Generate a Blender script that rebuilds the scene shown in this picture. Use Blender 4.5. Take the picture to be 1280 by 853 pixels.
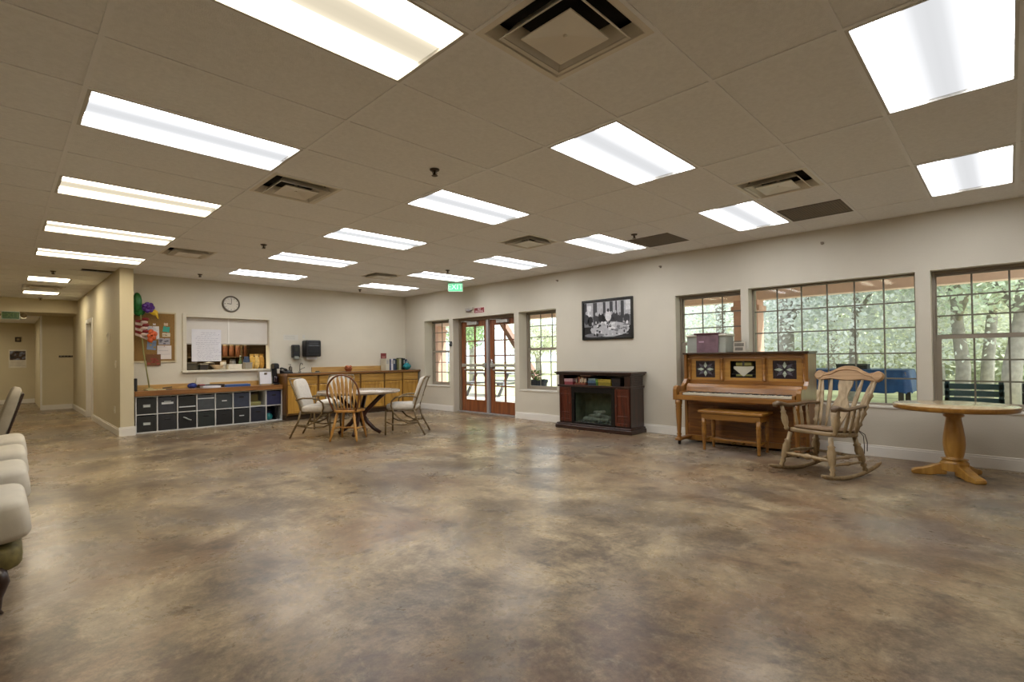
import bpy, bmesh, math, random
from mathutils import Vector, Matrix
for _o in list(bpy.data.objects):
    bpy.data.objects.remove(_o, do_unlink=True)
SC = bpy.context.scene
COL = SC.collection
PI = math.pi
rad = math.radians
rnd = random.Random(7)

# ------------------------------------------------------------------ camera
H0 = 1.1984                       # lens height above the floor
HC = 2.7125                       # ceiling height
YAW, PITCH, ROLL, FPX = 44.566, 0.6607, -0.7464, 631.84
cd = bpy.data.cameras.new('camera')
cam = bpy.data.objects.new('camera', cd)
COL.objects.link(cam)
_y, _p, _r = rad(YAW), rad(PITCH), rad(ROLL)
_F = Vector((math.cos(_y)*math.cos(_p), math.sin(_y)*math.cos(_p), math.sin(_p)))
_R = Vector((math.sin(_y), -math.cos(_y), 0))
_U = _R.cross(_F)
_R2 = _R*math.cos(_r) + _U*math.sin(_r)
_U2 = -_R*math.sin(_r) + _U*math.cos(_r)
_m = Matrix((_R2, _U2, -_F)).transposed().to_4x4()
_m.translation = (0, 0, H0)
cam.matrix_world = _m
cd.sensor_fit = 'HORIZONTAL'
cd.sensor_width = 36
cd.lens = FPX/1280*36
cd.shift_y = 12.29/1280
cd.clip_start = 0.02
cd.clip_end = 400
SC.camera = cam

# ------------------------------------------------------------------ light
SC.view_settings.view_transform = 'Standard'
SC.view_settings.look = 'None'
SC.view_settings.gamma = 1
SC.view_settings.use_curve_mapping = False
SC.view_settings.exposure = 0.16
try:
    SC.cycles.use_denoising = True
    SC.cycles.max_bounces = 10
    SC.cycles.diffuse_bounces = 6
    SC.cycles.sample_clamp_indirect = 6
    SC.cycles.caustics_reflective = False
    SC.cycles.caustics_refractive = False
except Exception:
    pass
W = bpy.data.worlds.new('world')
SC.world = W
W.use_nodes = True
_nt = W.node_tree
_bg = _nt.nodes['Background']
_sky = _nt.nodes.new('ShaderNodeTexSky')
_sky.sky_type = 'HOSEK_WILKIE'
_sky.turbidity = 5
_sky.ground_albedo = 0.3
_sky.sun_direction = (0.45, -0.35, 0.82)
_mx = _nt.nodes.new('ShaderNodeMixRGB')
_mx.inputs[0].default_value = 0.65
_mx.inputs[2].default_value = (0.86, 0.93, 1.0, 1)
_nt.links.new(_sky.outputs[0], _mx.inputs[1])
_nt.links.new(_mx.outputs[0], _bg.inputs[0])
_bg.inputs[1].default_value = 3.3
sd = bpy.data.lights.new('sun', 'SUN')
sd.energy = 8.5
sd.angle = rad(1.5)
sd.color = (1, .98, .94)
sun = bpy.data.objects.new('sun', sd)
COL.objects.link(sun)
sun.rotation_euler = Vector((0.30, -0.42, 0.86)).to_track_quat('Z', 'Y').to_euler()
LAMP = 15.5                         # ceiling panel strength
LAMP_WARM = (1.0, .88, .66)
LAMP_COOL = (.97, .98, 1.0)

# ------------------------------------------------------------------ materials
def lin(c):
    return c/12.92 if c <= .04045 else ((c+.055)/1.055)**2.4
def rgb(h):
    if isinstance(h, str):
        h = h.lstrip('#')
        h = [int(h[i:i+2], 16)/255 for i in (0, 2, 4)]
    return tuple(lin(x) for x in h) + (1,)
MATS = {}
def new_mat(name):
    m = bpy.data.materials.new(name)
    m.use_nodes = True
    nt = m.node_tree
    return m, nt, nt.nodes['Principled BSDF'], nt.nodes.new, nt.links.new
def mat(name, col, rough=.55, metal=0, var=.12, scale=6, bump=0, bscale=60, coat=0, trans=0, emit=0, stretch=None):
    """plain surface with a soft noise variation of its own colour"""
    if name in MATS:
        return MATS[name]
    m, nt, b, N, L = new_mat(name)
    c = rgb(col)
    b.inputs['Roughness'].default_value = rough
    b.inputs['Metallic'].default_value = metal
    if coat:
        b.inputs['Coat Weight'].default_value = coat
        b.inputs['Coat Roughness'].default_value = .15
    tc = N('ShaderNodeTexCoord')
    mp = N('ShaderNodeMapping')
    L(tc.outputs['Object'], mp.inputs[0])
    if stretch:
        mp.inputs['Scale'].default_value = stretch
    nz = N('ShaderNodeTexNoise')
    nz.inputs['Scale'].default_value = scale
    nz.inputs['Detail'].default_value = 4
    L(mp.outputs[0], nz.inputs['Vector'])
    rp = N('ShaderNodeValToRGB')
    rp.color_ramp.elements[0].position = .3
    rp.color_ramp.elements[1].position = .7
    rp.color_ramp.elements[0].color = tuple(x*(1-var) for x in c[:3]) + (1,)
    rp.color_ramp.elements[1].color = tuple(min(1, x*(1+var)) for x in c[:3]) + (1,)
    L(nz.outputs['Fac'], rp.inputs[0])
    L(rp.outputs[0], b.inputs['Base Color'])
    if emit:
        L(rp.outputs[0], b.inputs['Emission Color'])
        b.inputs['Emission Strength'].default_value = emit
    if trans:
        b.inputs['Transmission Weight'].default_value = trans
    if bump:
        n2 = N('ShaderNodeTexNoise')
        n2.inputs['Scale'].default_value = bscale
        L(tc.outputs['Object'], n2.inputs['Vector'])
        bp = N('ShaderNodeBump')
        bp.inputs['Strength'].default_value = bump
        bp.inputs['Distance'].default_value = .01
        L(n2.outputs['Fac'], bp.inputs['Height'])
        L(bp.outputs[0], b.inputs['Normal'])
    MATS[name] = m
    return m
def wood(name, c1, c2, rough=.4, axis=0, scale=9, coat=.2, stretch=.09):
    """grained wood; the grain runs along local axis"""
    if name in MATS:
        return MATS[name]
    m, nt, b, N, L = new_mat(name)
    b.inputs['Roughness'].default_value = rough
    b.inputs['Coat Weight'].default_value = coat
    b.inputs['Coat Roughness'].default_value = .25
    tc = N('ShaderNodeTexCoord')
    mp = N('ShaderNodeMapping')
    s = [1, 1, 1]
    s[axis] = stretch
    mp.inputs['Scale'].default_value = s
    L(tc.outputs['Object'], mp.inputs[0])
    nz = N('ShaderNodeTexNoise')
    nz.inputs['Scale'].default_value = scale*3
    nz.inputs['Detail'].default_value = 6
    nz.inputs['Distortion'].default_value = .8
    L(mp.outputs[0], nz.inputs['Vector'])
    rp = N('ShaderNodeValToRGB')
    rp.color_ramp.elements[0].position = .32
    rp.color_ramp.elements[1].position = .68
    rp.color_ramp.elements[0].color = rgb(c1)
    rp.color_ramp.elements[1].color = rgb(c2)
    L(nz.outputs['Fac'], rp.inputs[0])
    L(rp.outputs[0], b.inputs['Base Color'])
    bp = N('ShaderNodeBump')
    bp.inputs['Strength'].default_value = .08
    bp.inputs['Distance'].default_value = .004
    L(nz.outputs['Fac'], bp.inputs['Height'])
    L(bp.outputs[0], b.inputs['Normal'])
    MATS[name] = m
    return m
def floor_mat():
    m, nt, b, N, L = new_mat('stained_concrete')
    tc = N('ShaderNodeTexCoord')
    def noise(scale, detail, dist, rough=.55, off=(0, 0, 0), sc=(1, 1, 1)):
        mp = N('ShaderNodeMapping')
        mp.inputs['Location'].default_value = off
        mp.inputs['Scale'].default_value = sc
        L(tc.outputs['Object'], mp.inputs[0])
        n = N('ShaderNodeTexNoise')
        n.inputs['Scale'].default_value = scale
        n.inputs['Detail'].default_value = detail
        n.inputs['Distortion'].default_value = dist
        n.inputs['Roughness'].default_value = rough
        L(mp.outputs[0], n.inputs['Vector'])
        return n
    def ramp(fac, stops):
        r = N('ShaderNodeValToRGB')
        els = r.color_ramp.elements
        while len(els) < len(stops):
            els.new(.5)
        for e, (p, c) in zip(els, stops):
            e.position = p
            e.color = rgb(c) if isinstance(c, str) else (c, c, c, 1)
        L(fac, r.inputs[0])
        return r
    def mix(f, a, bb, mode='MIX'):
        x = N('ShaderNodeMixRGB')
        x.blend_type = mode
        if isinstance(f, (int, float)):
            x.inputs[0].default_value = f
        else:
            L(f, x.inputs[0])
        L(a, x.inputs[1])
        if isinstance(bb, str):
            x.inputs[2].default_value = rgb(bb)
        else:
            L(bb, x.inputs[2])
        return x.outputs[0]
    n1 = noise(.85, 12, .3, .70)
    base = ramp(n1.outputs['Fac'], [(.32, '#6b5b45'), (.42, '#85745c'), (.50, '#a39073'), (.58, '#bda987'), (.70, '#94846e')])
    n2 = noise(1.6, 12, .4, .74, (3, 7, 0), (1, .75, 1))
    dark = ramp(n2.outputs['Fac'], [(.48, 0), (.60, .8)])
    c = mix(dark.outputs[0], base.outputs[0], '#5e4d3d')
    n3 = noise(.40, 8, .4, .62, (9, 1, 0))
    red = ramp(n3.outputs['Fac'], [(.48, 0), (.60, .55)])
    c = mix(red.outputs[0], c, '#8a664a')
    n4 = noise(.50, 9, .4, .66, (1, 12, 0))
    gry = ramp(n4.outputs['Fac'], [(.50, 0), (.62, .6)])
    c = mix(gry.outputs[0], c, '#8d867f')
    n7 = noise(.6, 10, .5, .68, (21, 4, 0))
    tan = ramp(n7.outputs['Fac'], [(.53, 0), (.66, .7)])
    c = mix(tan.outputs[0], c, '#b9a382')
    n8 = noise(3.4, 12, .3, .76, (2, 2, 0))
    spk = ramp(n8.outputs['Fac'], [(.52, 0), (.64, .6)])
    c = mix(spk.outputs[0], c, '#51443a')
    n9 = noise(4.1, 12, .3, .76, (8, 5, 0))
    lt = ramp(n9.outputs['Fac'], [(.54, 0), (.68, .5)])
    c = mix(lt.outputs[0], c, '#c0ae92')
    n10 = noise(8.5, 10, .2, .8, (5, 3, 0))
    mid = ramp(n10.outputs['Fac'], [(.36, .62), (.50, .92), (.64, 1.12)])
    c = mix(.85, c, mid.outputs[0], 'MULTIPLY')
    n5 = noise(26, 8, .2, .8)
    fine = ramp(n5.outputs['Fac'], [(.34, .55), (.66, 1.0)])
    c = mix(.9, c, fine.outputs[0], 'MULTIPLY')
    L(c, b.inputs['Base Color'])
    rr = ramp(n2.outputs['Fac'], [(.3, .23), (.7, .34)])
    L(rr.outputs[0], b.inputs['Roughness'])
    b.inputs['Specular IOR Level'].default_value = .27
    b.inputs['Coat Weight'].default_value = .0
    bp = N('ShaderNodeBump')
    bp.inputs['Strength'].default_value = .05
    bp.inputs['Distance'].default_value = .02
    n6 = noise(5, 4, .5)
    L(n6.outputs['Fac'], bp.inputs['Height'])
    L(bp.outputs[0], b.inputs['Normal'])
    return m
def glass_mat(name, tint=(.97, 1, .985), refl=1.0):
    m = bpy.data.materials.new(name)
    m.use_nodes = True
    nt = m.node_tree
    nt.nodes.clear()
    N, L = nt.nodes.new, nt.links.new
    out = N('ShaderNodeOutputMaterial')
    tr = N('ShaderNodeBsdfTransparent')
    tr.inputs[0].default_value = tint + (1,)
    gl = N('ShaderNodeBsdfGlossy')
    gl.inputs['Roughness'].default_value = .02
    fr = N('ShaderNodeFresnel')
    fr.inputs[0].default_value = 1.35
    mx = N('ShaderNodeMixShader')
    ge = N('ShaderNodeNewGeometry')
    fm = N('ShaderNodeMath'); fm.operation = 'MULTIPLY_ADD'
    L(ge.outputs['Backfacing'], fm.inputs[0])
    fm.inputs[1].default_value = -1
    fm.inputs[2].default_value = 1
    ff = N('ShaderNodeMath'); ff.operation = 'MULTIPLY'
    L(fr.outputs[0], ff.inputs[0]); L(fm.outputs[0], ff.inputs[1])
    L(ff.outputs[0], mx.inputs[0])
    L(tr.outputs[0], mx.inputs[1])
    L(gl.outputs[0], mx.inputs[2])
    L(mx.outputs[0], out.inputs[0])
    return m
def lamp_mat(name, col, gain=1):
    """acrylic troffer lens: two bright tubes showing through along local x"""
    m = bpy.data.materials.new(name)
    m.use_nodes = True
    nt = m.node_tree
    nt.nodes.clear()
    N, L = nt.nodes.new, nt.links.new
    out = N('ShaderNodeOutputMaterial')
    em = N('ShaderNodeEmission')
    em.inputs[0].default_value = col + (1,)
    tc = N('ShaderNodeTexCoord')
    sp = N('ShaderNodeSeparateXYZ')
    L(tc.outputs['Object'], sp.inputs[0])
    ab = N('ShaderNodeMath'); ab.operation = 'ABSOLUTE'
    L(sp.outputs['Y'], ab.inputs[0])
    cr = N('ShaderNodeValToRGB')
    e = cr.color_ramp.elements
    e[0].position = 0; c0 = .70/LAMP/gain
    e[0].color = (c0, c0, c0, 1)
    e[1].position = .30; e[1].color = (.075, .075, .075, 1)
    x = N('ShaderNodeMath'); x.operation = 'MULTIPLY'; x.inputs[1].default_value = 1
    for p, v in ((.045, c0*1.05), (.085, c0*1.35), (.105, .5), (.15, 1.4), (.21, 1.0)):
        k = e.new(p); k.color = (v, v, v, 1)
    L(ab.outputs[0], cr.inputs[0])
    ms = N('ShaderNodeMath'); ms.operation = 'MULTIPLY'; ms.inputs[1].default_value = LAMP*gain
    L(cr.outputs[0], ms.inputs[0])
    L(ms.outputs[0], em.inputs[1])
    L(em.outputs[0], out.inputs[0])
    return m

# ------------------------------------------------------------------ mesh builder
class B:
    def __init__(s):
        s.v = []; s.f = []; s.mi = []; s.sm = []; s.M = None
    def add(s, vs, fs, mi=0, smooth=False):
        o = len(s.v)
        if s.M is not None:
            vs = [tuple(s.M @ Vector(v)) for v in vs]
        s.v += [tuple(v) for v in vs]
        for f in fs:
            s.f.append([i+o for i in f]); s.mi.append(mi); s.sm.append(smooth)
        return s
    def box(s, lo, hi, mi=0):
        (x0, y0, z0), (x1, y1, z1) = lo, hi
        if x1 < x0: x0, x1 = x1, x0
        if y1 < y0: y0, y1 = y1, y0
        if z1 < z0: z0, z1 = z1, z0
        return s.add([(x0, y0, z0), (x1, y0, z0), (x1, y1, z0), (x0, y1, z0), (x0, y0, z1), (x1, y0, z1), (x1, y1, z1), (x0, y1, z1)],
                     [(3, 2, 1, 0), (4, 5, 6, 7), (0, 1, 5, 4), (1, 2, 6, 5), (2, 3, 7, 6), (3, 0, 4, 7)], mi)
    def cbox(s, c, d, mi=0, rz=0, rx=0, ry=0):
        M = Matrix.Translation(c) @ Matrix.Rotation(rz, 4, 'Z') @ Matrix.Rotation(ry, 4, 'Y') @ Matrix.Rotation(rx, 4, 'X')
        h = [x/2 for x in d]
        vs = [M @ Vector((a*h[0], b*h[1], e*h[2])) for a, b, e in ((-1, -1, -1), (1, -1, -1), (1, 1, -1), (-1, 1, -1), (-1, -1, 1), (1, -1, 1), (1, 1, 1), (-1, 1, 1))]
        return s.add(vs, [(3, 2, 1, 0), (4, 5, 6, 7), (0, 1, 5, 4), (1, 2, 6, 5), (2, 3, 7, 6), (3, 0, 4, 7)], mi)
    def prism(s, poly, h0, h1, axis='z', mi=0, smooth=False):
        """extrude a 2-D outline along axis. z: (x,y)  y: (x,z)  x: (y,z)"""
        a = 0
        for i in range(len(poly)):
            p, q = poly[i], poly[(i+1) % len(poly)]
            a += p[0]*q[1]-q[0]*p[1]
        if a < 0:
            poly = poly[::-1]
        n = len(poly)
        if axis == 'z': f = lambda p, h: (p[0], p[1], h)
        elif axis == 'y': f = lambda p, h: (p[0], -h, p[1])
        else: f = lambda p, h: (h, p[0], p[1])
        if axis == 'y': h0, h1 = -h1, -h0
        vs = [f(p, h0) for p in poly] + [f(p, h1) for p in poly]
        s.add(vs, [tuple(range(n))[::-1], tuple(range(n, 2*n))], mi)
        return s.add(vs, [(i, (i+1) % n, n+(i+1) % n, n+i) for i in range(n)], mi, smooth)
    def lathe(s, prof, c=(0, 0, 0), n=18, mi=0, M=None, cap=True):
        """prof: (r, z) from bottom to top"""
        M = M or Matrix.Translation(c)
        vs = [M @ Vector((r*math.cos(2*PI*i/n), r*math.sin(2*PI*i/n), z)) for r, z in prof for i in range(n)]
        fs = [(k*n+i, k*n+(i+1) % n, (k+1)*n+(i+1) % n, (k+1)*n+i) for k in range(len(prof)-1) for i in range(n)]
        s.add(vs, fs, mi, True)
        if cap:
            m = len(prof)-1
            s.add(vs[:n], [tuple(range(n))[::-1]], mi)
            s.add(vs[m*n:], [tuple(range(n))], mi)
        return s
    def turned(s, p0, p1, prof, n=12, mi=0):
        """turned spindle between two points; prof: (t 0..1, r)"""
        p0, p1 = Vector(p0), Vector(p1)
        d = p1-p0
        M = Matrix.Translation(p0) @ d.to_track_quat('Z', 'Y').to_matrix().to_4x4()
        return s.lathe([(r, t*d.length) for t, r in prof], n=n, mi=mi, M=M)
    def cyl(s, p0, p1, r0, r1=None, n=12, mi=0):
        return s.turned(p0, p1, [(0, r0), (1, r0 if r1 is None else r1)], n, mi)
    def tube(s, pts, r, n=8, mi=0, closed=False, flat=None):
        """swept tube; r a number or list; flat=(a,b) gives an elliptical section"""
        P = [Vector(p) for p in pts]
        m = len(P)
        T = []
        for i in range(m):
            if closed: t = P[(i+1) % m]-P[i-1]
            else: t = P[min(i+1, m-1)]-P[max(i-1, 0)]
            T.append(t.normalized() if t.length > 1e-9 else Vector((0, 0, 1)))
        up = Vector((0, 0, 1)) if abs(T[0].z) < .9 else Vector((0, 1, 0))
        u = T[0].cross(up).normalized()
        vs = []
        for i in range(m):
            u = (u - T[i]*u.dot(T[i])).normalized()
            w = T[i].cross(u)
            ri = r[i] if isinstance(r, (list, tuple)) else r
            a, b = (ri, ri) if flat is None else (ri*flat[0], ri*flat[1])
            for k in range(n):
                t = 2*PI*k/n
                vs.append(P[i] + u*a*math.cos(t) + w*b*math.sin(t))
        fs = []
        for i in range(m if closed else m-1):
            j = (i+1) % m
            fs += [(i*n+k, i*n+(k+1) % n, j*n+(k+1) % n, j*n+k) for k in range(n)]
        s.add(vs, fs, mi, True)
        if not closed:
            s.add(vs[:n], [tuple(range(n))[::-1]], mi)
            s.add(vs[-n:], [tuple(range(n))], mi)
        return s
    def cushion(s, c, d, e=.35, n=20, mi=0, M=None):
        """superellipsoid pad, d full sizes"""
        def sp(x, p): return math.copysign(abs(x)**p, x)
        m = n//2
        vs = []
        M = M or Matrix()
        for j in range(m+1):
            t = -PI/2+PI*j/m
            for i in range(n):
                q = 2*PI*i/n
                vs.append(M @ Vector((c[0]+d[0]/2*sp(math.cos(t), e*1.6)*sp(math.cos(q), e), c[1]+d[1]/2*sp(math.cos(t), e*1.6)*sp(math.sin(q), e), c[2]+d[2]/2*sp(math.sin(t), e*1.6))))
        fs = [(j*n+i, j*n+(i+1) % n, (j+1)*n+(i+1) % n, (j+1)*n+i) for j in range(m) for i in range(n)]
        return s.add(vs, fs, mi, True)
    def ball(s, c, r, n=14, mi=0):
        d = (2*r, 2*r, 2*r) if isinstance(r, (int, float)) else tuple(2*x for x in r)
        def f(t): return t
        m = n//2
        vs = []
        for j in range(m+1):
            t = -PI/2+PI*j/m
            for i in range(n):
                q = 2*PI*i/n
                vs.append((c[0]+d[0]/2*math.cos(t)*math.cos(q), c[1]+d[1]/2*math.cos(t)*math.sin(q), c[2]+d[2]/2*math.sin(t)))
        fs = [(j*n+i, j*n+(i+1) % n, (j+1)*n+(i+1) % n, (j+1)*n+i) for j in range(m) for i in range(n)]
        return s.add(vs, fs, mi, True)
    def build(s, name, mats, parent=None, bevel=0, seg=2, loc=None, rz=0):
        me = bpy.data.meshes.new(name)
        me.from_pydata(s.v, [], s.f)
        if not isinstance(mats, (list, tuple)): mats = [mats]
        for m in mats: me.materials.append(m)
        me.polygons.foreach_set('material_index', s.mi)
        me.polygons.foreach_set('use_smooth', s.sm)
        bm = bmesh.new(); bm.from_mesh(me)
        bmesh.ops.remove_doubles(bm, verts=bm.verts, dist=1e-5)
        bm.to_mesh(me); bm.free()
        me.update()
        o = bpy.data.objects.new(name, me)
        COL.objects.link(o)
        if parent is not None: o.parent = parent
        if loc is not None: o.location = loc
        o.rotation_euler.z = rz
        if bevel:
            md = o.modifiers.new('edge', 'BEVEL')
            md.width = bevel; md.segments = seg; md.limit_method = 'ANGLE'; md.angle_limit = rad(50)
        return o
def tag(o, label=None, cat=None, group=None, kind=None):
    if label: o['label'] = label
    if cat: o['category'] = cat
    if group: o['group'] = group
    if kind: o['kind'] = kind
    return o
def thing(name, label, cat, loc=(0, 0, 0), rz=0, group=None):
    o = bpy.data.objects.new(name, None)
    o.empty_display_size = .1
    COL.objects.link(o)
    o.location = loc
    o.rotation_euler = (0, 0, rz)
    return tag(o, label, cat, group)
def struct(o):
    o['kind'] = 'structure'
    return o
def copy_tree(o, parent=None):
    c = o.copy()
    COL.objects.link(c)
    if parent is not None: c.parent = parent
    for ch in list(o.children):
        copy_tree(ch, c)
    return c
def dup(o, loc=None, rz=None, label=None, group=None):
    c = copy_tree(o)
    if loc is not None: c.location = loc
    if rz is not None: c.rotation_euler.z = rz
    if label: c['label'] = label
    if group: c['group'] = group
    return c
def lettering(text, size, m, parent, loc, rot, name='lettering', depth=.001, align='CENTER'):
    cu = bpy.data.curves.new(name, 'FONT')
    cu.body = text
    cu.size = size
    cu.extrude = depth
    cu.align_x = align
    cu.align_y = 'CENTER'
    t = bpy.data.objects.new('tmp_text', cu)
    COL.objects.link(t)
    bpy.context.view_layer.update()
    me = bpy.data.meshes.new_from_object(t)
    bpy.data.objects.remove(t, do_unlink=True)
    me.name = name
    me.materials.clear()
    me.materials.append(m)
    o = bpy.data.objects.new(name, me)
    COL.objects.link(o)
    o.parent = parent
    o.location = loc
    o.rotation_euler = rot
    return o

WHITE_TRIM = mat('white_trim', '#e4e0d8', .4, var=.02)
BLACK = mat('black_plastic', '#17171a', .35, var=.1)
CHROME = mat('chrome', '#c9ccd0', .18, 1, var=.04)
PAPER = mat('white_paper', '#dcdbe0', .8, var=.03)
# ================================================================== the room
XW = 7.06          # inner face of the window wall
YB = 10.65         # inner face of the back wall
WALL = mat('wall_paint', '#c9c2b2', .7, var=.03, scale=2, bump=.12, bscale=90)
WALLB = mat('wall_paint_lightened', '#d2cbba', .7, var=.03, scale=2, bump=.12, bscale=90)  # same wall paint with brightness put in, offsetting weaker light at the back
HALLP = mat('hall_paint', '#cbc0a2', .7, var=.03, scale=2, bump=.1, bscale=90)
CEIL = mat('ceiling_tile', '#f0f0ef', .95, var=.04, scale=40, bump=.5, bscale=160)
TBAR = mat('ceiling_bar', '#f0f0f0', .5, var=.02)
FRAME = mat('window_bronze', '#93897a', .45, var=.04)
MUNTIN = mat('muntin', '#6e6a5c', .5, var=.04)
GLASS = glass_mat('window_glass')

fl = B().box((-2.4, -2.4, -.12), (7.36, 21.3, 0)).build('floor', floor_mat())
struct(fl)

def wall_x(name, x0, x1, y0, y1, z0, z1, holes, m):
    b = B()
    y = y0
    for ya, yb, za, zb in sorted(holes):
        if ya > y: b.box((x0, y, z0), (x1, ya, z1))
        if za > z0: b.box((x0, ya, z0), (x1, yb, za))
        if zb < z1: b.box((x0, ya, zb), (x1, yb, z1))
        y = yb
    b.box((x0, y, z0), (x1, y1, z1))
    return struct(b.build(name, m))
def wall_y(name, y0, y1, x0, x1, z0, z1, holes, m):
    b = B()
    x = x0
    for xa, xb, za, zb in sorted(holes):
        if xa > x: b.box((x, y0, z0), (xa, y1, z1))
        if za > z0: b.box((xa, y0, z0), (xb, y1, za))
        if zb < z1: b.box((xa, y0, zb), (xb, y1, z1))
        x = xb
    b.box((x, y0, z0), (x1, y1, z1))
    return struct(b.build(name, m))
ZT = HC+.3
WIN = {'window_1': (8.92, 9.85, .56, 2.06), 'window_2': (5.83, 6.76, .56, 2.06), 'window_3': (2.59, 3.53, .58, 2.07),
       'window_4': (.73, 2.49, .58, 2.07), 'window_5': (-.33, .60, .58, 2.07)}
DOOR = (6.89, 8.78, 0, 2.05)
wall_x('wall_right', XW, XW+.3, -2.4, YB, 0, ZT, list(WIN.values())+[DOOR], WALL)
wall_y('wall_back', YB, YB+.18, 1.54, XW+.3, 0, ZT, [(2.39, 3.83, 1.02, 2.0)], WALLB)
wall_x('wall_hall', 1.36, 1.54, 10.15, 17.4, 0, ZT, [(13.5, 14.42, 0, 2.05)], HALLP)
wall_x('wall_left', -2.4, -2.2, -2.4, 21.3, 0, ZT, [], WALL)
wall_y('wall_front', -2.4, -2.2, -2.2, XW, 0, ZT, [], WALL)
struct(B().box((.76, 17.4, 0), (1.54, 17.58, 2.39)).box((.76, 17.58, 0), (.94, 21, 2.39)).build('wall_hall_end', HALLP))
struct(B().box((-2.2, 21, 0), (1.2, 21.3, ZT)).build('wall_far', HALLP))
struct(B().box((-2.2, 16.3, 2.39), (1.36, 17.58, ZT)).build('wall_soffit', HALLP))
# kitchen behind the serving hatch
struct(B().box((1.54, 13.4, 0), (5.0, 13.5, ZT)).build('wall_kitchen', WALL))
struct(B().box((4.9, YB+.18, 0), (5.0, 13.4, ZT)).build('wall_kitchen_side', WALL))
# roof slab over everything
struct(B().box((-2.4, -2.4, ZT), (7.36, 21.3, ZT+.12)).build('ceiling_slab', mat('slab', '#77726a', .9)))
struct(B().box((-2.2, 17.58, 2.39), (.76, 21, 2.45)).build('ceiling_far', CEIL))

# suspended ceiling: 2x4 ft tiles, openings where the lights and grilles sit
T = .6096
GX0, GY0 = .334, -.0686
XC = {'A': .9432, 'C': .9432+4*T/1.0, 'D': .9432+8*T}
XC['C'] = .9432+2*1.2192; XC['D'] = .9432+4*1.2192
LIGHTS = [('A', r) for r in (3, 6, 9, 12, 15)] + [('C', r) for r in (0, 3, 6, 9, 12, 15)] + [('D', r) for r in (0, 3, 6, 9, 12, 15)]
VENTS = [(2, 2, 0), (7, 2, 1), (7, 7, 1), (2, 7, 0), (2, 13, 0), (7, 13, 1), (0, 22, 1)]   # half-column, row
RETURNS = [(9, 2), (9, 5)]
HALL_LIGHTS = [(0, 20), (0, 24)]
taken = set()
for c, r in LIGHTS:
    h0 = {'A': 0, 'C': 4, 'D': 8}[c]
    taken |= {(h0, r), (h0+1, r)}
for h, r, _ in VENTS: taken.add((h, r))
for h, r in RETURNS: taken.add((h, r))
for h, r in HALL_LIGHTS: taken.add((h, r))
cb = B()
gb = B()
j0, j1 = -4, 26
for j in range(j0, j1+1):
    ya, yb = max(-2.2, GY0+j*T), min(16.3, GY0+(j+1)*T)
    if yb <= ya: continue
    xmax = XW if ya < 10.2 else 1.36
    if ya < YB < yb: yb2 = yb
    for i in range(-5, 12):
        xa, xb = max(-2.2, GX0+i*T), min(XW if ya < YB-.2 else 1.36, GX0+(i+1)*T)
        if xb <= xa or (i, j) in taken: continue
        ye = yb if xb <= 1.4 else min(yb, YB)
        cb.add([(xa, ya, HC), (xb, ya, HC), (xb, ye, HC), (xa, ye, HC)], [(3, 2, 1, 0)])
struct(cb.build('ceiling', CEIL))
for j in range(j0, j1+2):
    y = GY0+j*T
    if -2.2 < y < 16.3:
        xe = XW if y < YB else 1.36
        gb.box((-2.2, y-.012, HC-.005), (xe, y+.012, HC+.01))
for i in range(-3, 7):
    x = GX0+i*2*T
    if -2.2 < x < XW:
        gb.box((x-.012, -2.2, HC-.0055), (x+.012, 16.3 if x < 1.36 else YB, HC+.01))
for h, r, side in VENTS:
    x = GX0+(h+1-side)*T
    gb.box((x-.012, GY0+r*T, HC-.0055), (x+.012, GY0+(r+1)*T, HC+.01))
# wall angle along the walls
gb.box((XW-.025, -2.2, HC-.006), (XW, YB, HC+.01)).box((1.54, YB-.025, HC-.006), (XW, YB, HC+.01))
struct(gb.build('trim_1', TBAR))

# baseboards
def base_x(name, x, d, spans, m=WHITE_TRIM, h=.125):
    b = B()
    for a, c in spans:
        b.box((x, a, 0), (x+d, c, h-.02)).box((x, a, h-.02), (x+d*.6, c, h))
    return struct(b.build(name, m, bevel=.003))
def base_y(name, y, d, spans, m=WHITE_TRIM, h=.125):
    b = B()
    for a, c in spans:
        b.box((a, y, 0), (c, y+d, h-.02)).box((a, y, h-.02), (c, y+d*.6, h))
    return struct(b.build(name, m, bevel=.003))
base_x('baseboard_right', XW, -.018, [(-2.2, 6.87), (8.80, 10.0)], h=.13)
base_x('baseboard_hall', 1.36, -.018, [(10.15, 13.42), (14.5, 17.4)])
base_y('baseboard_hall_end', 17.4, -.018, [(.76, 1.34)])
base_y('baseboard_column', 10.15, -.018, [(1.342, 1.558)], h=.15)
base_x('baseboard_column_side', 1.54, .018, [(10.15, 10.26)], h=.15)
base_y('baseboard_far', 21, -.018, [(-2.2, .76)])
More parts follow.
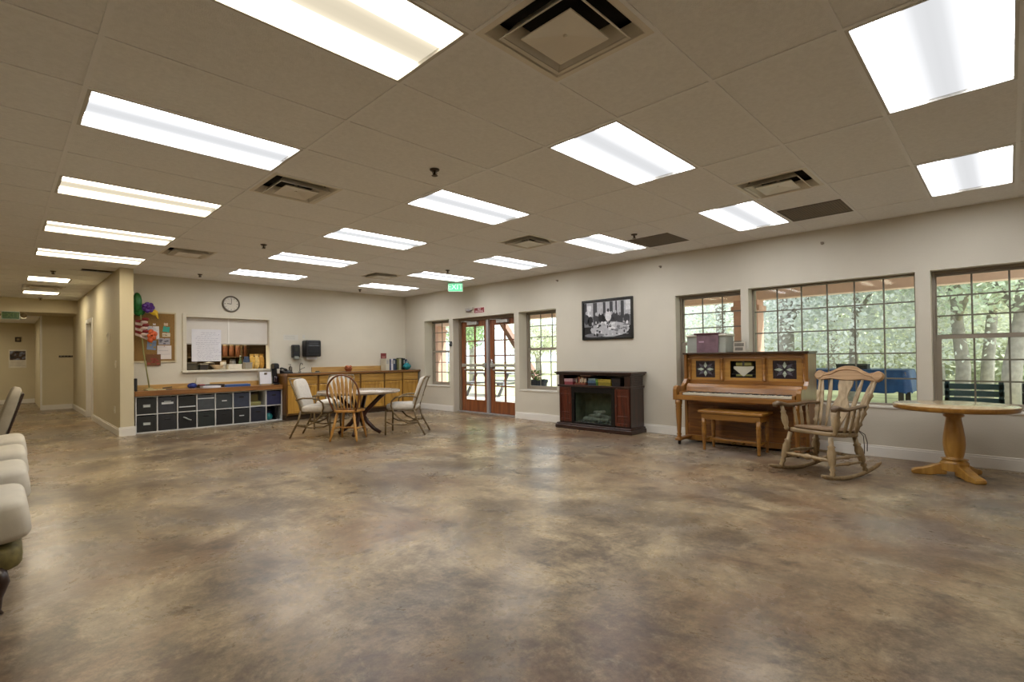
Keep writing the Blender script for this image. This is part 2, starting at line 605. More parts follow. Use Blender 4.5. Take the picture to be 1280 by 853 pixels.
# hall doorway casing and door
cs = B()
cs.box((1.34, 13.42, 0), (1.36, 13.5, 2.12)).box((1.34, 14.42, 0), (1.36, 14.5, 2.12)).box((1.34, 13.5, 2.05), (1.36, 14.42, 2.12))
cs.box((1.345, 14.40, 0), (1.545, 14.42, 2.05)).box((1.345, 13.5, 0), (1.545, 13.52, 2.05)).box((1.345, 13.52, 2.03), (1.545, 14.40, 2.05))
struct(cs.build('trim_2', WHITE_TRIM, bevel=.003))
dd = thing('door_3', None, None, (1.50, 13.52, 0)); struct(dd)
pb = B().box((0, .005, .01), (.04, .875, 2.02))
for z0, z1 in ((.2, .95), (1.1, 1.85)):
    for y0, y1 in ((.1, .4), (.48, .78)):
        pb.box((-.006, y0, z0), (.01, y1, z1))
pb.build('door_leaf', WHITE_TRIM, dd, bevel=.004)
B().lathe([(.012, 0), (.012, .03), (.028, .04), (.028, .06), (.012, .07)], M=Matrix.Translation((0, .82, 1.0)) @ Matrix.Rotation(-PI/2, 4, 'Y')).build('door_knob', CHROME, dd)
# corner bead on the far jamb
struct(B().box((.735, 17.38, 0), (.765, 17.6, 2.39)).build('trim_3', WHITE_TRIM))

# ------------------------------------------------------------------ windows
SILL = mat('sill', '#d6d1c6', .45, var=.02)
def window_double(name, ya, yb, za, zb, cols=3, sill=True, xg=.285):
    w = struct(thing(name, None, None, (XW, (ya+yb)/2, za)))
    hw, h = (yb-ya)/2, zb-za
    fr = .024
    f = B()
    for s in (-1, 1): f.box((xg-.03, s*hw, 0), (xg+.05, s*(hw-fr), h))
    f.box((xg-.03, -hw+fr, 0), (xg+.05, hw-fr, fr)).box((xg-.03, -hw+fr, h-fr), (xg+.05, hw-fr, h))
    f.build('window_frame', FRAME, w, bevel=.003)
    mid = h*.52
    def sash(x, z0, z1, rail, stile):
        s = B()
        a = hw-fr
        for q in (-1, 1): s.box((x, q*a, z0), (x+.03, q*(a-stile), z1))
        s.box((x, -a+stile, z0), (x+.03, a-stile, z0+rail)).box((x, -a+stile, z1-rail), (x+.03, a-stile, z1))
        o = s.build('sash', FRAME, w, bevel=.003)
        gw = a-stile
        mb = B()
        for k in range(1, cols):
            y = -gw+2*gw*k/cols
            mb.box((x+.009, y-.008, z0+rail), (x+.021, y+.008, z1-rail))
        for k in range(1, 3):
            z = z0+rail+(z1-z0-2*rail)*k/3
            mb.box((x+.010, -gw, z-.008), (x+.020, gw, z+.008))
        mb.build('muntins', MUNTIN, o)
        B().box((x+.013, -gw, z0+rail), (x+.017, gw, z1-rail)).build('glass_pane', GLASS, o)
    sash(xg+.012, mid-.02, h-fr, .03, .012)
    sash(xg-.022, fr, mid+.02, .045, .045)
    if sill:
        B().box((-.012, -hw-.015, -.022), (xg-.03, hw+.015, 0.002)).build('window_sill', SILL, w, bevel=.004)
    return w
for n in ('window_1', 'window_2'):
    window_double(n, *WIN[n], xg=.25)
for n in ('window_3', 'window_5'):
    window_double(n, *WIN[n], xg=.17)
ya, yb, za, zb = WIN['window_4']
w4 = struct(thing('window_4', None, None, (XW, (ya+yb)/2, za)))
hw, h = (yb-ya)/2, zb-za
xg = .17
f = B()
for s in (-1, 1): f.box((xg-.03, s*hw, 0), (xg+.05, s*(hw-.02), h))
f.box((xg-.03, -hw+.02, 0), (xg+.05, hw-.02, .022)).box((xg-.03, -hw+.02, h-.02), (xg+.05, hw-.02, h))
f.build('window_frame', FRAME, w4, bevel=.003)
mb = B()
for k in range(1, 6):
    y = -hw+.02+(2*hw-.04)*k/6
    mb.box((xg+.002, y-.008, .022), (xg+.014, y+.008, h-.02))
for k in range(1, 5):
    z = .02+(h-.04)*k/5
    mb.box((xg+.003, -hw+.02, z-.008), (xg+.013, hw-.02, z+.008))
mb.build('muntins', MUNTIN, w4)
B().box((xg+.006, -hw+.02, .022), (xg+.010, hw-.02, h-.02)).build('glass_pane', GLASS, w4)
B().box((-.012, -hw-.015, -.022), (xg-.03, hw+.015, .002)).build('window_sill', SILL, w4, bevel=.004)

# ------------------------------------------------------------------ double doors to the terrace
DW = wood('door_wood', '#6d3a22', '#9a5c34', .35, axis=2, scale=6)
JAMB = mat('door_jamb', '#8b7a66', .5, var=.05)
ALU = mat('door_alu', '#a8a6a6', .4, .3, var=.04)
ya, yb, _, zt = DOOR
jb = B()
jb.box((XW+.16, ya, 0), (XW+.3, ya+.05, zt)).box((XW+.16, yb-.05, 0), (XW+.3, yb, zt)).box((XW+.16, ya+.05, zt-.06), (XW+.3, yb-.05, zt))
struct(jb.build('trim_4', JAMB, bevel=.004))
struct(B().box((XW+.15, 7.80, 0), (XW+.26, 7.87, zt-.06)).build('trim_5', ALU, bevel=.004))
struct(B().box((XW+.10, ya, 0.0), (XW+.34, yb, .018)).build('trim_6', ALU, bevel=.003))
def door(name, y0, y1, hinge_far):
    d = struct(thing(name, None, None, (XW+.22, (y0+y1)/2, .02)))
    hw = (y1-y0)/2
    h = zt-.085
    st, tr, br = .105, .12, .25
    b = B()
    for s in (-1, 1): b.box((-.02, s*hw, 0), (.025, s*(hw-st), h))
    b.box((-.02, -hw+st, 0), (.025, hw-st, br)).box((-.02, -hw+st, h-tr), (.025, hw-st, h))
    b.build('door_leaf', DW, d, bevel=.004)
    g = hw-st
    B().box((-.004, -g, br), (.004, g, h-tr)).build('glass_pane', GLASS, d)
    m = B()
    m.box((-.015, -.013, br), (.018, .013, h-tr))
    for k in range(1, 5):
        z = br+(h-tr-br)*k/5
        m.box((-.014, -g, z-.012), (.017, g, z+.012))
    m.build('muntins', DW, d)
    p = B()
    p.box((-.075, -hw+.03, .975), (-.045, hw-.09, 1.03))
    p.box((-.078, -hw+.02, .955), (-.02, -hw+.10, 1.05)).box((-.07, hw-.12, .965), (-.02, hw-.05, 1.04))
    p.box((-.07, -hw+.10, .90), (-.055, hw-.12, .925))
    p.build('panic_bar', mat('bar_metal', '#b9b6ae', .35, .5, var=.05), d, bevel=.004)
    c = B()
    c.box((-.085, -.15, h-.085), (-.02, .17, h-.02))
    c.tube([(-.06, .05, h-.015), (-.13, .26, h-.006), (-.05, .40, h+.002)], .009)
    c.build('door_closer', mat('closer', '#b7b5b0', .4, .3), d, bevel=.004)
    return d
door('door_1', 6.945, 7.798, 0)
door('door_2', 7.872, 8.725, 1)
B().cushion((0, 0, 0), (.03, .055, .22), .6).build('lock_plate', CHROME, bpy.data.objects['door_1'], loc=(-.035, .37, 1.02))

# ------------------------------------------------------------------ ceiling lights
ORD = ['first', 'second', 'third', 'fourth', 'fifth', 'sixth']
LM_C, LM_W, LM_H = lamp_mat('lens_cool', LAMP_COOL), lamp_mat('lens_warm', LAMP_WARM), lamp_mat('lens_hall', LAMP_WARM, 2.4)
LFR = mat('light_frame', '#c9c6bf', .45, var=.02)
def ceiling_light(x, y, ln, wd, lm, label, group):
    t = thing('ceiling_light', label, 'ceiling light', (x, y, HC), 0, group)
    b = B()
    hx, hy = ln/2, wd/2
    fx, fy = hx-.032, hy-.027
    b.box((-hx+.012, -hy+.012, -.006), (-fx, hy-.012, .02)).box((fx, -hy+.012, -.006), (hx-.012, hy-.012, .02))
    b.box((-fx, -hy+.012, -.006), (fx, -fy, .02)).box((-fx, fy, -.006), (fx, hy-.012, .02))
    b.box((-hx+.012, -hy+.012, .09), (hx-.012, hy-.012, .11))
    for s in (-1, 1):
        b.box((s*(hx-.012), -hy+.012, .02), (s*(hx-.02), hy-.012, .09)).box((-hx+.02, s*(hy-.012), .02), (hx-.02, s*(hy-.02), .09))
    b.build('frame', LFR, t)
    B().add([(-fx, -fy, .012), (fx, -fy, .012), (fx, fy, .012), (-fx, fy, .012)], [(3, 2, 1, 0)]).build('diffuser', lm, t)
    return t
for c, r in LIGHTS:
    n = {'A': (3, 6, 9, 12, 15), 'C': (0, 3, 6, 9, 12, 15), 'D': (0, 3, 6, 9, 12, 15)}[c].index(r)
    where = {'A': 'in the run leading to the hallway', 'C': 'in the middle run', 'D': 'in the run along the window wall'}[c]
    cool = c != 'A' or r == 6
    lab = f"{'cool' if cool else 'warm'} white recessed panel light, {ORD[n]} from the camera {where}"
    ceiling_light(XC[c], GY0+(r+.5)*T, 1.2192, T, LM_C if cool else LM_W, lab, 'ceiling panel lights')
for k, (h, r) in enumerate(HALL_LIGHTS):
    ceiling_light(GX0+(h+.5)*T, GY0+(r+.5)*T, T, T, LM_H, ['square warm panel light in the hallway ceiling before the grille', 'square warm panel light in the hallway ceiling just before the soffit'][k], 'hallway panel lights')
ceiling_light(-.7, 19.2, T, T, LM_H, 'square warm panel light in the low ceiling past the soffit', 'hallway panel lights').location.z = 2.365

# ------------------------------------------------------------------ air grilles
VM = mat('grille_enamel', '#e2dccf', .32, .1, var=.05)
VD = mat('duct_dark', '#1b1814', .9)
def square_ring(b, o, z0, i, z1, mi=0, th=.004):
    """sloping square funnel from outer half-size o at z0 to inner half-size i at z1"""
    vs = []
    for q, z in ((o, z0), (i, z1), (i, z1+th), (o, z0+th)):
        vs += [(-q, -q, z), (q, -q, z), (q, q, z), (-q, q, z)]
    fs = []
    for k in range(4):
        n = (k+1) % 4
        fs += [(k, n, 4+n, 4+k), (4+k, 4+n, 8+n, 8+k), (8+k, 8+n, 12+n, 12+k), (12+k, 12+n, n, k)]
    b.add(vs, fs, mi)
def vent(x, y, label):
    t = thing('ceiling_vent', label, 'air vent', (x, y, HC), 0, 'ceiling air diffusers')
    b = B()
    square_ring(b, .297, -.006, .262, -.005)
    square_ring(b, .266, -.007, .228, .045)
    b.build('frame', VM, t)
    B().box((-.29, -.29, .075), (.29, .29, .085)).build('duct', VD, t)
    c = B(); square_ring(c, .212, -.030, .158, .040); square_ring(c, .218, -.033, .204, -.026)
    c.build('louver', VM, t)
    c = B()
    q = .146
    c.add([(-q, -q, -.034), (q, -q, -.034), (q, q, -.034), (-q, q, -.034), (0, 0, -.014), (-q, -q, -.028), (q, -q, -.028), (q, q, -.028), (-q, q, -.028), (0, 0, .03)],
          [(1, 0, 4), (2, 1, 4), (3, 2, 4), (0, 3, 4), (0, 1, 6, 5), (1, 2, 7, 6), (2, 3, 8, 7), (3, 0, 5, 8), (5, 6, 9), (6, 7, 9), (7, 8, 9), (8, 5, 9)])
    c.cyl((0, 0, -.012), (0, 0, .07), .012)
    c.ball((0, 0, -.016), .010, 10)
    c.build('centre_plate', VM, t)
    return t
VL = ['square ceiling diffuser nearest the camera, beside the first warm light', 'square ceiling diffuser next to the grey return panel by the window wall',
      'square ceiling diffuser between the middle and window-side lights, past the grey panels', 'square ceiling diffuser just beyond the second light of the hallway run',
      'small looking ceiling diffuser above the clock wall, close to the column', 'farthest ceiling diffuser in front of the back wall corner', 'ceiling diffuser in the hallway between its two square lights']
for (h, r, _), l in zip(VENTS, VL):
    vent(GX0+(h+.5)*T, GY0+(r+.5)*T, l)
RP = mat('return_panel', '#857a6b', .8, var=.06, scale=60)
for (h, r), l in zip(RETURNS, ['dark grey perforated return panel beside the nearest window-side grille', 'dark grey perforated return panel beyond the second window-side light']):
    t = thing('return_grille', l, 'air vent', (GX0+(h+.5)*T, GY0+(r+.5)*T, HC), 0, 'grey ceiling return panels')
    B().box((-.292, -.292, .001), (.292, .292, .008)).build('panel', RP, t)
    b = B()
    for s in (-1, 1): b.box((-.292, s*.292, -.004), (.292, s*.272, .001)).box((s*.292, -.272, -.004), (s*.272, .272, .001))
    for k in range(-10, 11): b.box((-.272, k*.025-.004, -.002), (.272, k*.025+.004, .001))
    b.build('slats', mat('return_frame', '#6f6558', .7), t)
# sprinkler heads
SPK = mat('sprinkler_metal', '#4b3f33', .4, .6)
SL = [((2.46, 3.27), 'dark sprinkler head nearest the camera in the middle of the ceiling'), ((2.44, 6.95), 'sprinkler head between the fourth hallway-run light and the middle lights'),
      ((2.47, 10.07), 'sprinkler head in front of the clock wall'), ((.63, 11.24), 'sprinkler head before the first hallway square light'),
      ((5.59, 3.33), 'sprinkler head beside the grey return panel'), ((5.46, 6.92), 'sprinkler head beside the far window-side lights'), ((5.54, 10.1), 'sprinkler head in front of the back wall corner'), ((.68, 16.1), 'sprinkler head right before the hallway soffit')]
for (x, y), l in SL:
    t = thing('sprinkler_head', l, 'sprinkler', (x, y, HC), 0, 'ceiling sprinklers')
    B().lathe([(.006, -.012), (.036, -.010), (.040, 0)], n=16).build('escutcheon', SPK, t)
    b = B().cyl((0, 0, -.045), (0, 0, -.01), .010)
    b.lathe([(.024, -.052), (.026, -.050), (.010, -.045)], n=12)
    b.tube([(.018, 0, -.012), (.022, 0, -.03), (.008, 0, -.05)], .003, 6).tube([(-.018, 0, -.012), (-.022, 0, -.03), (-.008, 0, -.05)], .003, 6)
    b.build('deflector', SPK, t)
# ================================================================== things on the window wall
# picture over the fireplace
t = thing('framed_picture', 'framed black and white group photograph hanging over the dark fireplace', 'picture', (XW, 4.735, 1.80))
b = B()
hw, hh = .495, .335
for s in (-1, 1): b.box((-.03, s*hw, -hh), (0, s*(hw-.035), hh)).box((-.03, -hw+.035, s*hh), (0, hw-.035, s*(hh-.035)))
b.build('picture_frame', mat('frame_black', '#0d0c0b', .3, coat=.3), t, bevel=.003)
def photo_mat():
    m, nt, p, N, L = new_mat('old_photo')
    p.inputs['Roughness'].default_value = .3
    tc = N('ShaderNodeTexCoord')
    n = N('ShaderNodeTexNoise'); n.inputs['Scale'].default_value = 11; n.inputs['Detail'].default_value = 8
    L(tc.outputs['Object'], n.inputs['Vector'])
    r = N('ShaderNodeValToRGB')
    r.color_ramp.elements[0].position = .40; r.color_ramp.elements[0].color = (.10, .10, .11, 1)
    r.color_ramp.elements[1].position = .62; r.color_ramp.elements[1].color = (.50, .50, .51, 1)
    L(n.outputs['Fac'], r.inputs[0]); L(r.outputs[0], p.inputs['Base Color'])
    return m
g = [mat('ph_%d' % i, c, .35, var=.15, scale=30) for i, c in enumerate(('#17171a', '#3b3b3f', '#77777b', '#b4b4b8', '#d8d8da'))]
b = B()
b.box((-.014, -hw+.03, -hh+.03), (-.004, hw-.03, hh-.03), 0)
# picture print: room with dark drapes, a group behind a heaped white table (local +y is the far side)
def q(y0, z0, y1, z1, mi, lift=.0006):
    b.add([(-.014-lift, y0, z0), (-.014-lift, y1, z0), (-.014-lift, y1, z1), (-.014-lift, y0, z1)], [(0, 1, 2, 3) if y1 < y0 else (3, 2, 1, 0)], mi)
def blob(y, z, ry, rz, mi, lift=.001, n=14):
    b.add([(-.014-lift, y+ry*math.cos(2*PI*k/n), z+rz*math.sin(2*PI*k/n)) for k in range(n)], [tuple(range(n))[::-1]], mi)
q(-.455, .05, .455, .29, 3)
for y0, y1 in ((.40, .455), (.19, .27), (.02, .07), (-.12, -.06), (-.17, -.20), (-.27, -.33)): q(y0, .0, y1, .285, 1, .0009)
q(.31, .06, .39, .24, 4, .0010)
q(-.36, .13, -.455, .285, 4, .0010)
q(-.455, -.12, .455, .045, 2, .0008)
pr = random.Random(3)
for k in range(9):
    y = .42-.1*k+pr.uniform(-.03, .03)
    blob(y, .0+pr.uniform(-.03, .04), .055, .085, pr.choice((0, 1, 1)), .0012)
    blob(y, .085+pr.uniform(-.02, .04), .022, .03, pr.choice((2, 3)), .0015)
blob(-.03, .05, .06, .09, 4, .0017); blob(-.03, .145, .022, .03, 1, .0019)
blob(-.05, -.17, .38, .125, 3, .0014); blob(.25, -.262, .2, .033, 2, .0016)
for k in range(70):
    blob(pr.uniform(-.42, .32), pr.uniform(-.26, -.05), pr.uniform(.01, .03), pr.uniform(.01, .03), pr.choice((0, 1, 2, 4, 4, 4, 3)), .0018+k*.00002, 8)
b.build('photograph', g, t)

# red sign and door sensor over the doors
t = thing('wall_sign', 'small red sign with white lettering above the terrace doors', 'sign', (XW, 7.895, 2.18))
B().box((-.006, -.165, -.06), (0, .165, .06)).build('sign_board', mat('sign_white', '#e0c8c4', .5), t, bevel=.002)
B().box((-.0075, -.150, -.052), (-.005, .150, .052)).build('sign_face', mat('sign_red', '#7c1519', .45), t)
SW = mat('sign_letters', '#e6d2cf', .5)
lettering('NO', .060, SW, t, (-.0085, 0, .022), (PI/2, 0, -PI/2))
lettering('SMOKING', .056, SW, t, (-.0085, 0, -.026), (PI/2, 0, -PI/2))
t = thing('door_sensor', 'white motion sensor box on the wall beside the red sign', 'sensor', (XW, 8.20, 2.215))
B().box((-.045, -.12, -.02), (0, .12, .045)).build('housing', mat('sensor_white', '#b9b2a8', .5), t, bevel=.012)
B().cushion((-.04, 0, -.03), (.07, .13, .06), .7).build('lens', mat('sensor_lens', '#8f878a', .3), t)
# lit exit sign hanging from the ceiling
EXG = mat('exit_green', '#3fae74', .4, emit=.35)
def exit_sign(loc, rz, label, green, lit):
    t = thing('exit_sign', label, 'exit sign', loc, rz)
    B().box((-.15, -.025, -.19), (.15, .025, -.005)).build('housing', mat('exit_white', '#b9bfb2', .5), t, bevel=.006)
    B().box((-.140, -.028, -.178), (.140, .028, -.018)).build('sign_face', green, t)
    lm = mat('exit_letters_'+('lit' if lit else 'dim'), '#a9d9b5' if lit else '#4f6a2e', .5, emit=.45 if lit else 0)
    lettering('EXIT', .15, lm, t, (0, -.030, -.098), (PI/2, 0, 0))
    lettering('EXIT', .15, lm, t, (0, .030, -.098), (PI/2, 0, PI))
    return t
exit_sign((6.45, 7.93, HC-.005), rad(-42), 'lit green exit sign hanging below the ceiling near the terrace doors', EXG, True)
t = exit_sign((.19, 16.27, 2.39), 0, 'dark green exit sign with two lamps under the hallway soffit', mat('exit_dim', '#2f4d1e', .5, emit=.03), False)
for s in (-1, 1):
    h = B().lathe([(.02, -.02), (.055, .0), (.055, .06), (.03, .07)], M=Matrix.Translation((s*.215, 0, -.09)) @ Matrix.Rotation(rad(100), 4, 'X'), n=14)
    h.box((s*.15, -.015, -.10), (s*.20, .015, -.07))
    o = h.build('lamp_head', mat('head_brown', '#5d4a24', .5), t)
    B().lathe([(.0, 0), (.045, .002), (.045, .012)], M=Matrix.Translation((s*.215, -.005, -.125)) @ Matrix.Rotation(rad(150), 4, 'X'), n=14).build('lamp_lens', mat('head_lens', '#f0dcb0', .3, emit=1.2), o)
# thermostat between window and doors
t = thing('card_reader', 'small dark box on the wall between first window and the doors', 'wall box', (XW, 8.85, 1.50))
B().box((-.035, -.032, -.055), (0, .032, .055)).build('housing', mat('reader_black', '#26282b', .4), t, bevel=.006)
B().box((-.037, -.02, -.01), (-.034, .02, .04)).build('display', mat('reader_face', '#6f757b', .3), t)
SPW = mat('sprinkler_pale', '#857767', .5, .2)
# little hooks high on the wall
for (y, z), l in (((5.78, 2.555), 'small wall sprinkler high between second window and picture'), ((3.76, 2.535), 'small wall sprinkler high between the picture and piano window'), ((1.61, 2.535), 'small wall sprinkler high above the wide window')):
    t = thing('wall_sprinkler', l, 'sprinkler', (XW, y, z), 0, 'sidewall sprinklers')
    B().lathe([(.020, 0), (.018, .006), (.008, .008)], M=Matrix.Rotation(-PI/2, 4, 'Y'), n=14).build('escutcheon', SPW, t)
    B().cyl((-.008, 0, 0), (-.035, 0, 0), .006).cbox((-.035, 0, .003), (.004, .024, .018)).build('deflector', SPW, t)
# switches on the hall wall and far wall pieces
SWM = mat('switch_plate', '#dcd7c6', .4)
for (y, z, l) in ((10.55, 1.16, 'white light switch plate on the hallway wall, above the outlet'), (10.65, .40, 'white outlet plate low on the hallway wall')):
    t = thing('wall_plate', l, 'wall plate', (1.36, y, z))
    B().box((-.008, -.04, -.06), (0, .04, .06)).build('plate', SWM, t, bevel=.003)
    B().box((-.016, -.012, -.022), (-.007, .012, .022)).build('toggle', SWM, t, bevel=.003)
t = thing('wall_box', 'tall narrow pale box on the hallway wall above the switch', 'wall box', (1.36, 11.25, 1.62))
B().box((-.03, -.04, -.09), (0, .04, .09)).build('housing', SWM, t, bevel=.006)
B().box((-.033, -.02, .02), (-.028, .02, .06)).build('grille', FRAME, t)
t = thing('coat_rail', 'dark coat rail on the hallway end wall', 'coat rail', (1.22, 17.4, 1.355))
B().box((-.14, -.02, -.025), (.13, 0, .025)).build('board', mat('rail_dark', '#2d2414', .5), t, bevel=.004)
for k in range(4):
    B().tube([(-.1+k*.065, -.02, 0), (-.1+k*.065, -.05, -.01), (-.1+k*.065, -.055, .02)], .006, 6).build('hook', CHROME, t)
t = thing('wall_calendar', 'calendar with a dark landscape picture on the far hallway wall', 'calendar', (.39, 21, 1.33))
B().box((-.19, -.01, -.27), (.19, 0, .27)).build('sheet', mat('calendar_paper', '#d8d2c4', .7), t)
def view_mat():
    m, nt, p, N, L = new_mat('calendar_view')
    p.inputs['Roughness'].default_value = .4
    tc = N('ShaderNodeTexCoord'); n = N('ShaderNodeTexNoise'); n.inputs['Scale'].default_value = 7; n.inputs['Detail'].default_value = 6
    L(tc.outputs['Object'], n.inputs['Vector'])
    r = N('ShaderNodeValToRGB'); e = r.color_ramp.elements
    e[0].position = .38; e[0].color = rgb('#15141c'); e[1].position = .62; e[1].color = rgb('#8b93a8')
    k = e.new(.5); k.color = rgb('#4a3428')
    L(n.outputs['Fac'], r.inputs[0]); L(r.outputs[0], p.inputs['Base Color'])
    return m
B().box((-.165, -.013, -.04), (.17, -.009, .225)).build('picture', view_mat(), t)
b = B()
for k in range(5): b.box((-.16, -.0125, -.08-k*.035), (.16, -.009, -.075-k*.035))
b.build('date_rows', mat('calendar_ink', '#8a8276', .7), t)
t = thing('wall_speaker', 'small dark square box high on the far hallway wall', 'wall box', (.40, 21, 1.90))
B().box((-.065, -.05, -.07), (.065, 0, .07)).build('housing', mat('box_brown', '#3a2c1c', .5), t, bevel=.008)
B().box((-.03, -.053, -.03), (.03, -.049, .03)).build('grille', mat('box_tan', '#8d7a55', .5), t)
# ================================================================== back wall
HT = thing('trim_7', None, None, (0, 0, 0)); struct(HT)
b = B()
x0, x1, z0, z1 = 2.39, 3.83, 1.02, 2.0
b.box((x0-.06, YB-.02, z0-.03), (x0, YB, z1+.06)).box((x1, YB-.02, z0-.03), (x1+.06, YB, z1+.06)).box((x0, YB-.02, z1), (x1, YB, z1+.06))
b.build('hatch_casing', mat('casing_cream', '#cfc8b6', .5, var=.02), HT, bevel=.003)
B().box((x0-.08, YB-.07, z0-.035), (x1+.08, YB, z0)).box((x0, YB, z0-.02), (x1, YB+.45, z0+.001)).build('hatch_ledge', mat('casing_cream', '#cfc8b6'), HT, bevel=.004)
# white panels that close the upper hatch
SH = mat('shutter_white', '#d3cdc4', .45, var=.02)
t = thing('hatch_shutter', 'white shutter panels lowered half way in the serving hatch', 'shutter', (3.11, YB+.10, 1.52))
for s, zz in ((-1, 0), (1, 0)):
    b = B().box((s*.005, -.012, zz), (s*.715, .012, .475))
    b.box((s*.02, -.017, .40), (s*.70, -.012, .41)).box((s*.02, -.017, .43), (s*.70, -.012, .435))
    b.build('panel', SH, t, bevel=.002)
B().box((-.012, -.02, 0), (.012, .0, .475)).build('centre_strip', WHITE_TRIM, t)
B().box((-.715, -.02, -.02), (.715, .016, .0)).build('bottom_rail', mat('rail_grey', '#a49d90', .4), t)
# big hand written sheet
INK = mat('ink_violet', '#7d7a98', .7)
t = thing('flip_chart_sheet', 'large white hand written sheet hanging over the hatch shutter', 'paper', (2.735, YB+.0795, 1.485), rad(0))
B().box((-.245, 0, -.30), (.245, .003, .30)).build('sheet', PAPER, t)
pr = random.Random(5)
b = B()
for k in range(15):
    z = .235-k*.036
    x = -.15+pr.uniform(-.03, .02) if k > 1 else -.09
    end = .20 if k in (5, 6, 9, 10) else pr.uniform(.02, .2)
    while x < end:
        w = pr.uniform(.03, .075)
        pts = []
        for i in range(7):
            pts.append((x+w*i/6, -.001, z+pr.uniform(-.009, .009)))
        b.tube(pts, .0016, 4)
        x += w+.014
b.build('handwriting', INK, t)
# kitchen beyond the hatch
KT = mat('kitchen_counter', '#7c7468', .5)
kc = thing('kitchen_shelf', 'wooden shelf unit seen through the serving hatch', 'shelf', (3.4, 12.6, 0))
b = B()
for z in (.85, 1.28, 1.75): b.box((-1.4, -.2, z-.02), (1.4, .2, z))
for s in (-1.4, -.45, .45, 1.38): b.box((s, -.2, 0), (s+.03, .2, 1.75))
b.box((-1.4, .19, 0), (1.4, .21, 1.75))
b.build('shelf_frame', wood('shelf_brown', '#4c3a22', '#6b5330', .6), kc)
ceiling_light(2.9, 11.7, 1.2192, T, LM_H, 'added unseen panel light that brightens the kitchen behind the hatch', 'added kitchen light').location.z = 2.6  # unseen lamp added so the closed kitchen does not go dark
struct(B().box((1.54, YB+.18, 2.62), (4.9, 13.4, 2.70)).build('ceiling_kitchen', CEIL))
def lathe_thing(name, label, cat, loc, parts, group=None, n=16, rz=0):
    t = thing(name, label, cat, loc, rz, group)
    for pn, prof, m in parts: B().lathe(prof, n=n).build(pn, m, t)
    return t
can = lathe_thing('canister', 'brown canister on the kitchen shelf behind the hatch', 'canister', (3.16, 12.5, 1.28),
    [('body', [(.05, 0), (.056, .01), (.056, .23), (.05, .24)], mat('can_brown', '#7a4a2c', .5, var=.3, scale=14)), ('lid', [(.058, .235), (.058, .262), (.02, .27)], mat('can_lid', '#a08a66', .4))], 'brown canisters on the kitchen shelf')
for k in range(1, 7): dup(can, (3.16+.13*k, 12.5, 1.28))
HX = YB+.27
def carton(name, label, loc, d, col, rz=0, lidc=None, group=None):
    t = thing(name, label, 'box', loc, rz, group)
    B().box((-d[0]/2, -d[1]/2, 0), (d[0]/2, d[1]/2, d[2]*.86)).build('body', mat('carton_'+col[1:], col, .6, var=.1), t, bevel=.004)
    c2 = lidc or col
    B().box((-d[0]/2-.004, -d[1]/2-.004, d[2]*.8), (d[0]/2+.004, d[1]/2+.004, d[2])).build('lid', mat('carton_'+c2[1:], c2, .6), t, bevel=.004)
    return t
carton('carton', 'white carton on the hatch ledge below the canisters', (3.26, HX, 1.022), (.24, .15, .10), '#c9c2b4')
carton('carton', 'dark olive crate at the end of the hatch ledge under the hand written sheet', (2.52, HX, 1.022), (.15, .2, .15), '#3c3626', lidc='#6a6250')
carton('carton', 'small dark box between the olive crate and the cream bowl', (2.72, HX, 1.022), (.13, .18, .12), '#2b2620', lidc='#8a8272')
carton('carton', 'low grey box beside the blue jug on the hatch ledge', (3.50, HX-.02, 1.022), (.13, .16, .13), '#8d867a')
lathe_thing('bowl', 'cream serving bowl on the hatch ledge beside the white carton', 'bowl', (2.96, HX, 1.022), [('bowl', [(.04, 0), (.05, .01), (.12, .085), (.125, .09), (.115, .088), (.04, .02)], mat('bowl_cream', '#c7b193', .35))])
t = lathe_thing('jug', 'blue jug standing on the hatch ledge', 'jug', (3.52, HX+.08, 1.022), [('body', [(.05, 0), (.065, .02), (.07, .16), (.045, .22), (.05, .25)], mat('jug_blue', '#2c3f5e', .3))])
B().tube([(.06, 0, .19), (.115, 0, .18), (.115, 0, .09), (.066, 0, .07)], .009).build('handle', mat('jug_blue', '#2c3f5e'), t)
for k, (dx, c, l) in enumerate(((0, '#c9a24c', 'yellow bag on the hatch ledge beside the jug'), (.10, '#d8b873', 'pale yellow bag between the two others at the end of the hatch'), (.20, '#b98a3a', 'ochre bag at the very end of the hatch ledge'))):
    t = thing('food_bag', l, 'bag', (3.61+dx*.92, HX+.07, 1.022), 0, 'bags on the hatch ledge')
    B().cushion((0, 0, .13), (.10, .12, .27), .5).build('bag', mat('bag_'+c[1:], c, .5, var=.2, scale=20), t)
    B().box((-.04, -.004, .262), (.04, .004, .30)).build('seal', mat('bag_'+c[1:], c), t)
lathe_thing('bottle', 'slim green bottle on the hatch ledge', 'bottle', (3.42, HX+.15, 1.022), [('body', [(.03, 0), (.034, .01), (.034, .15), (.012, .20), (.012, .25)], mat('bottle_green', '#55663c', .2)), ('cap', [(.014, .248), (.014, .27)], PAPER)])

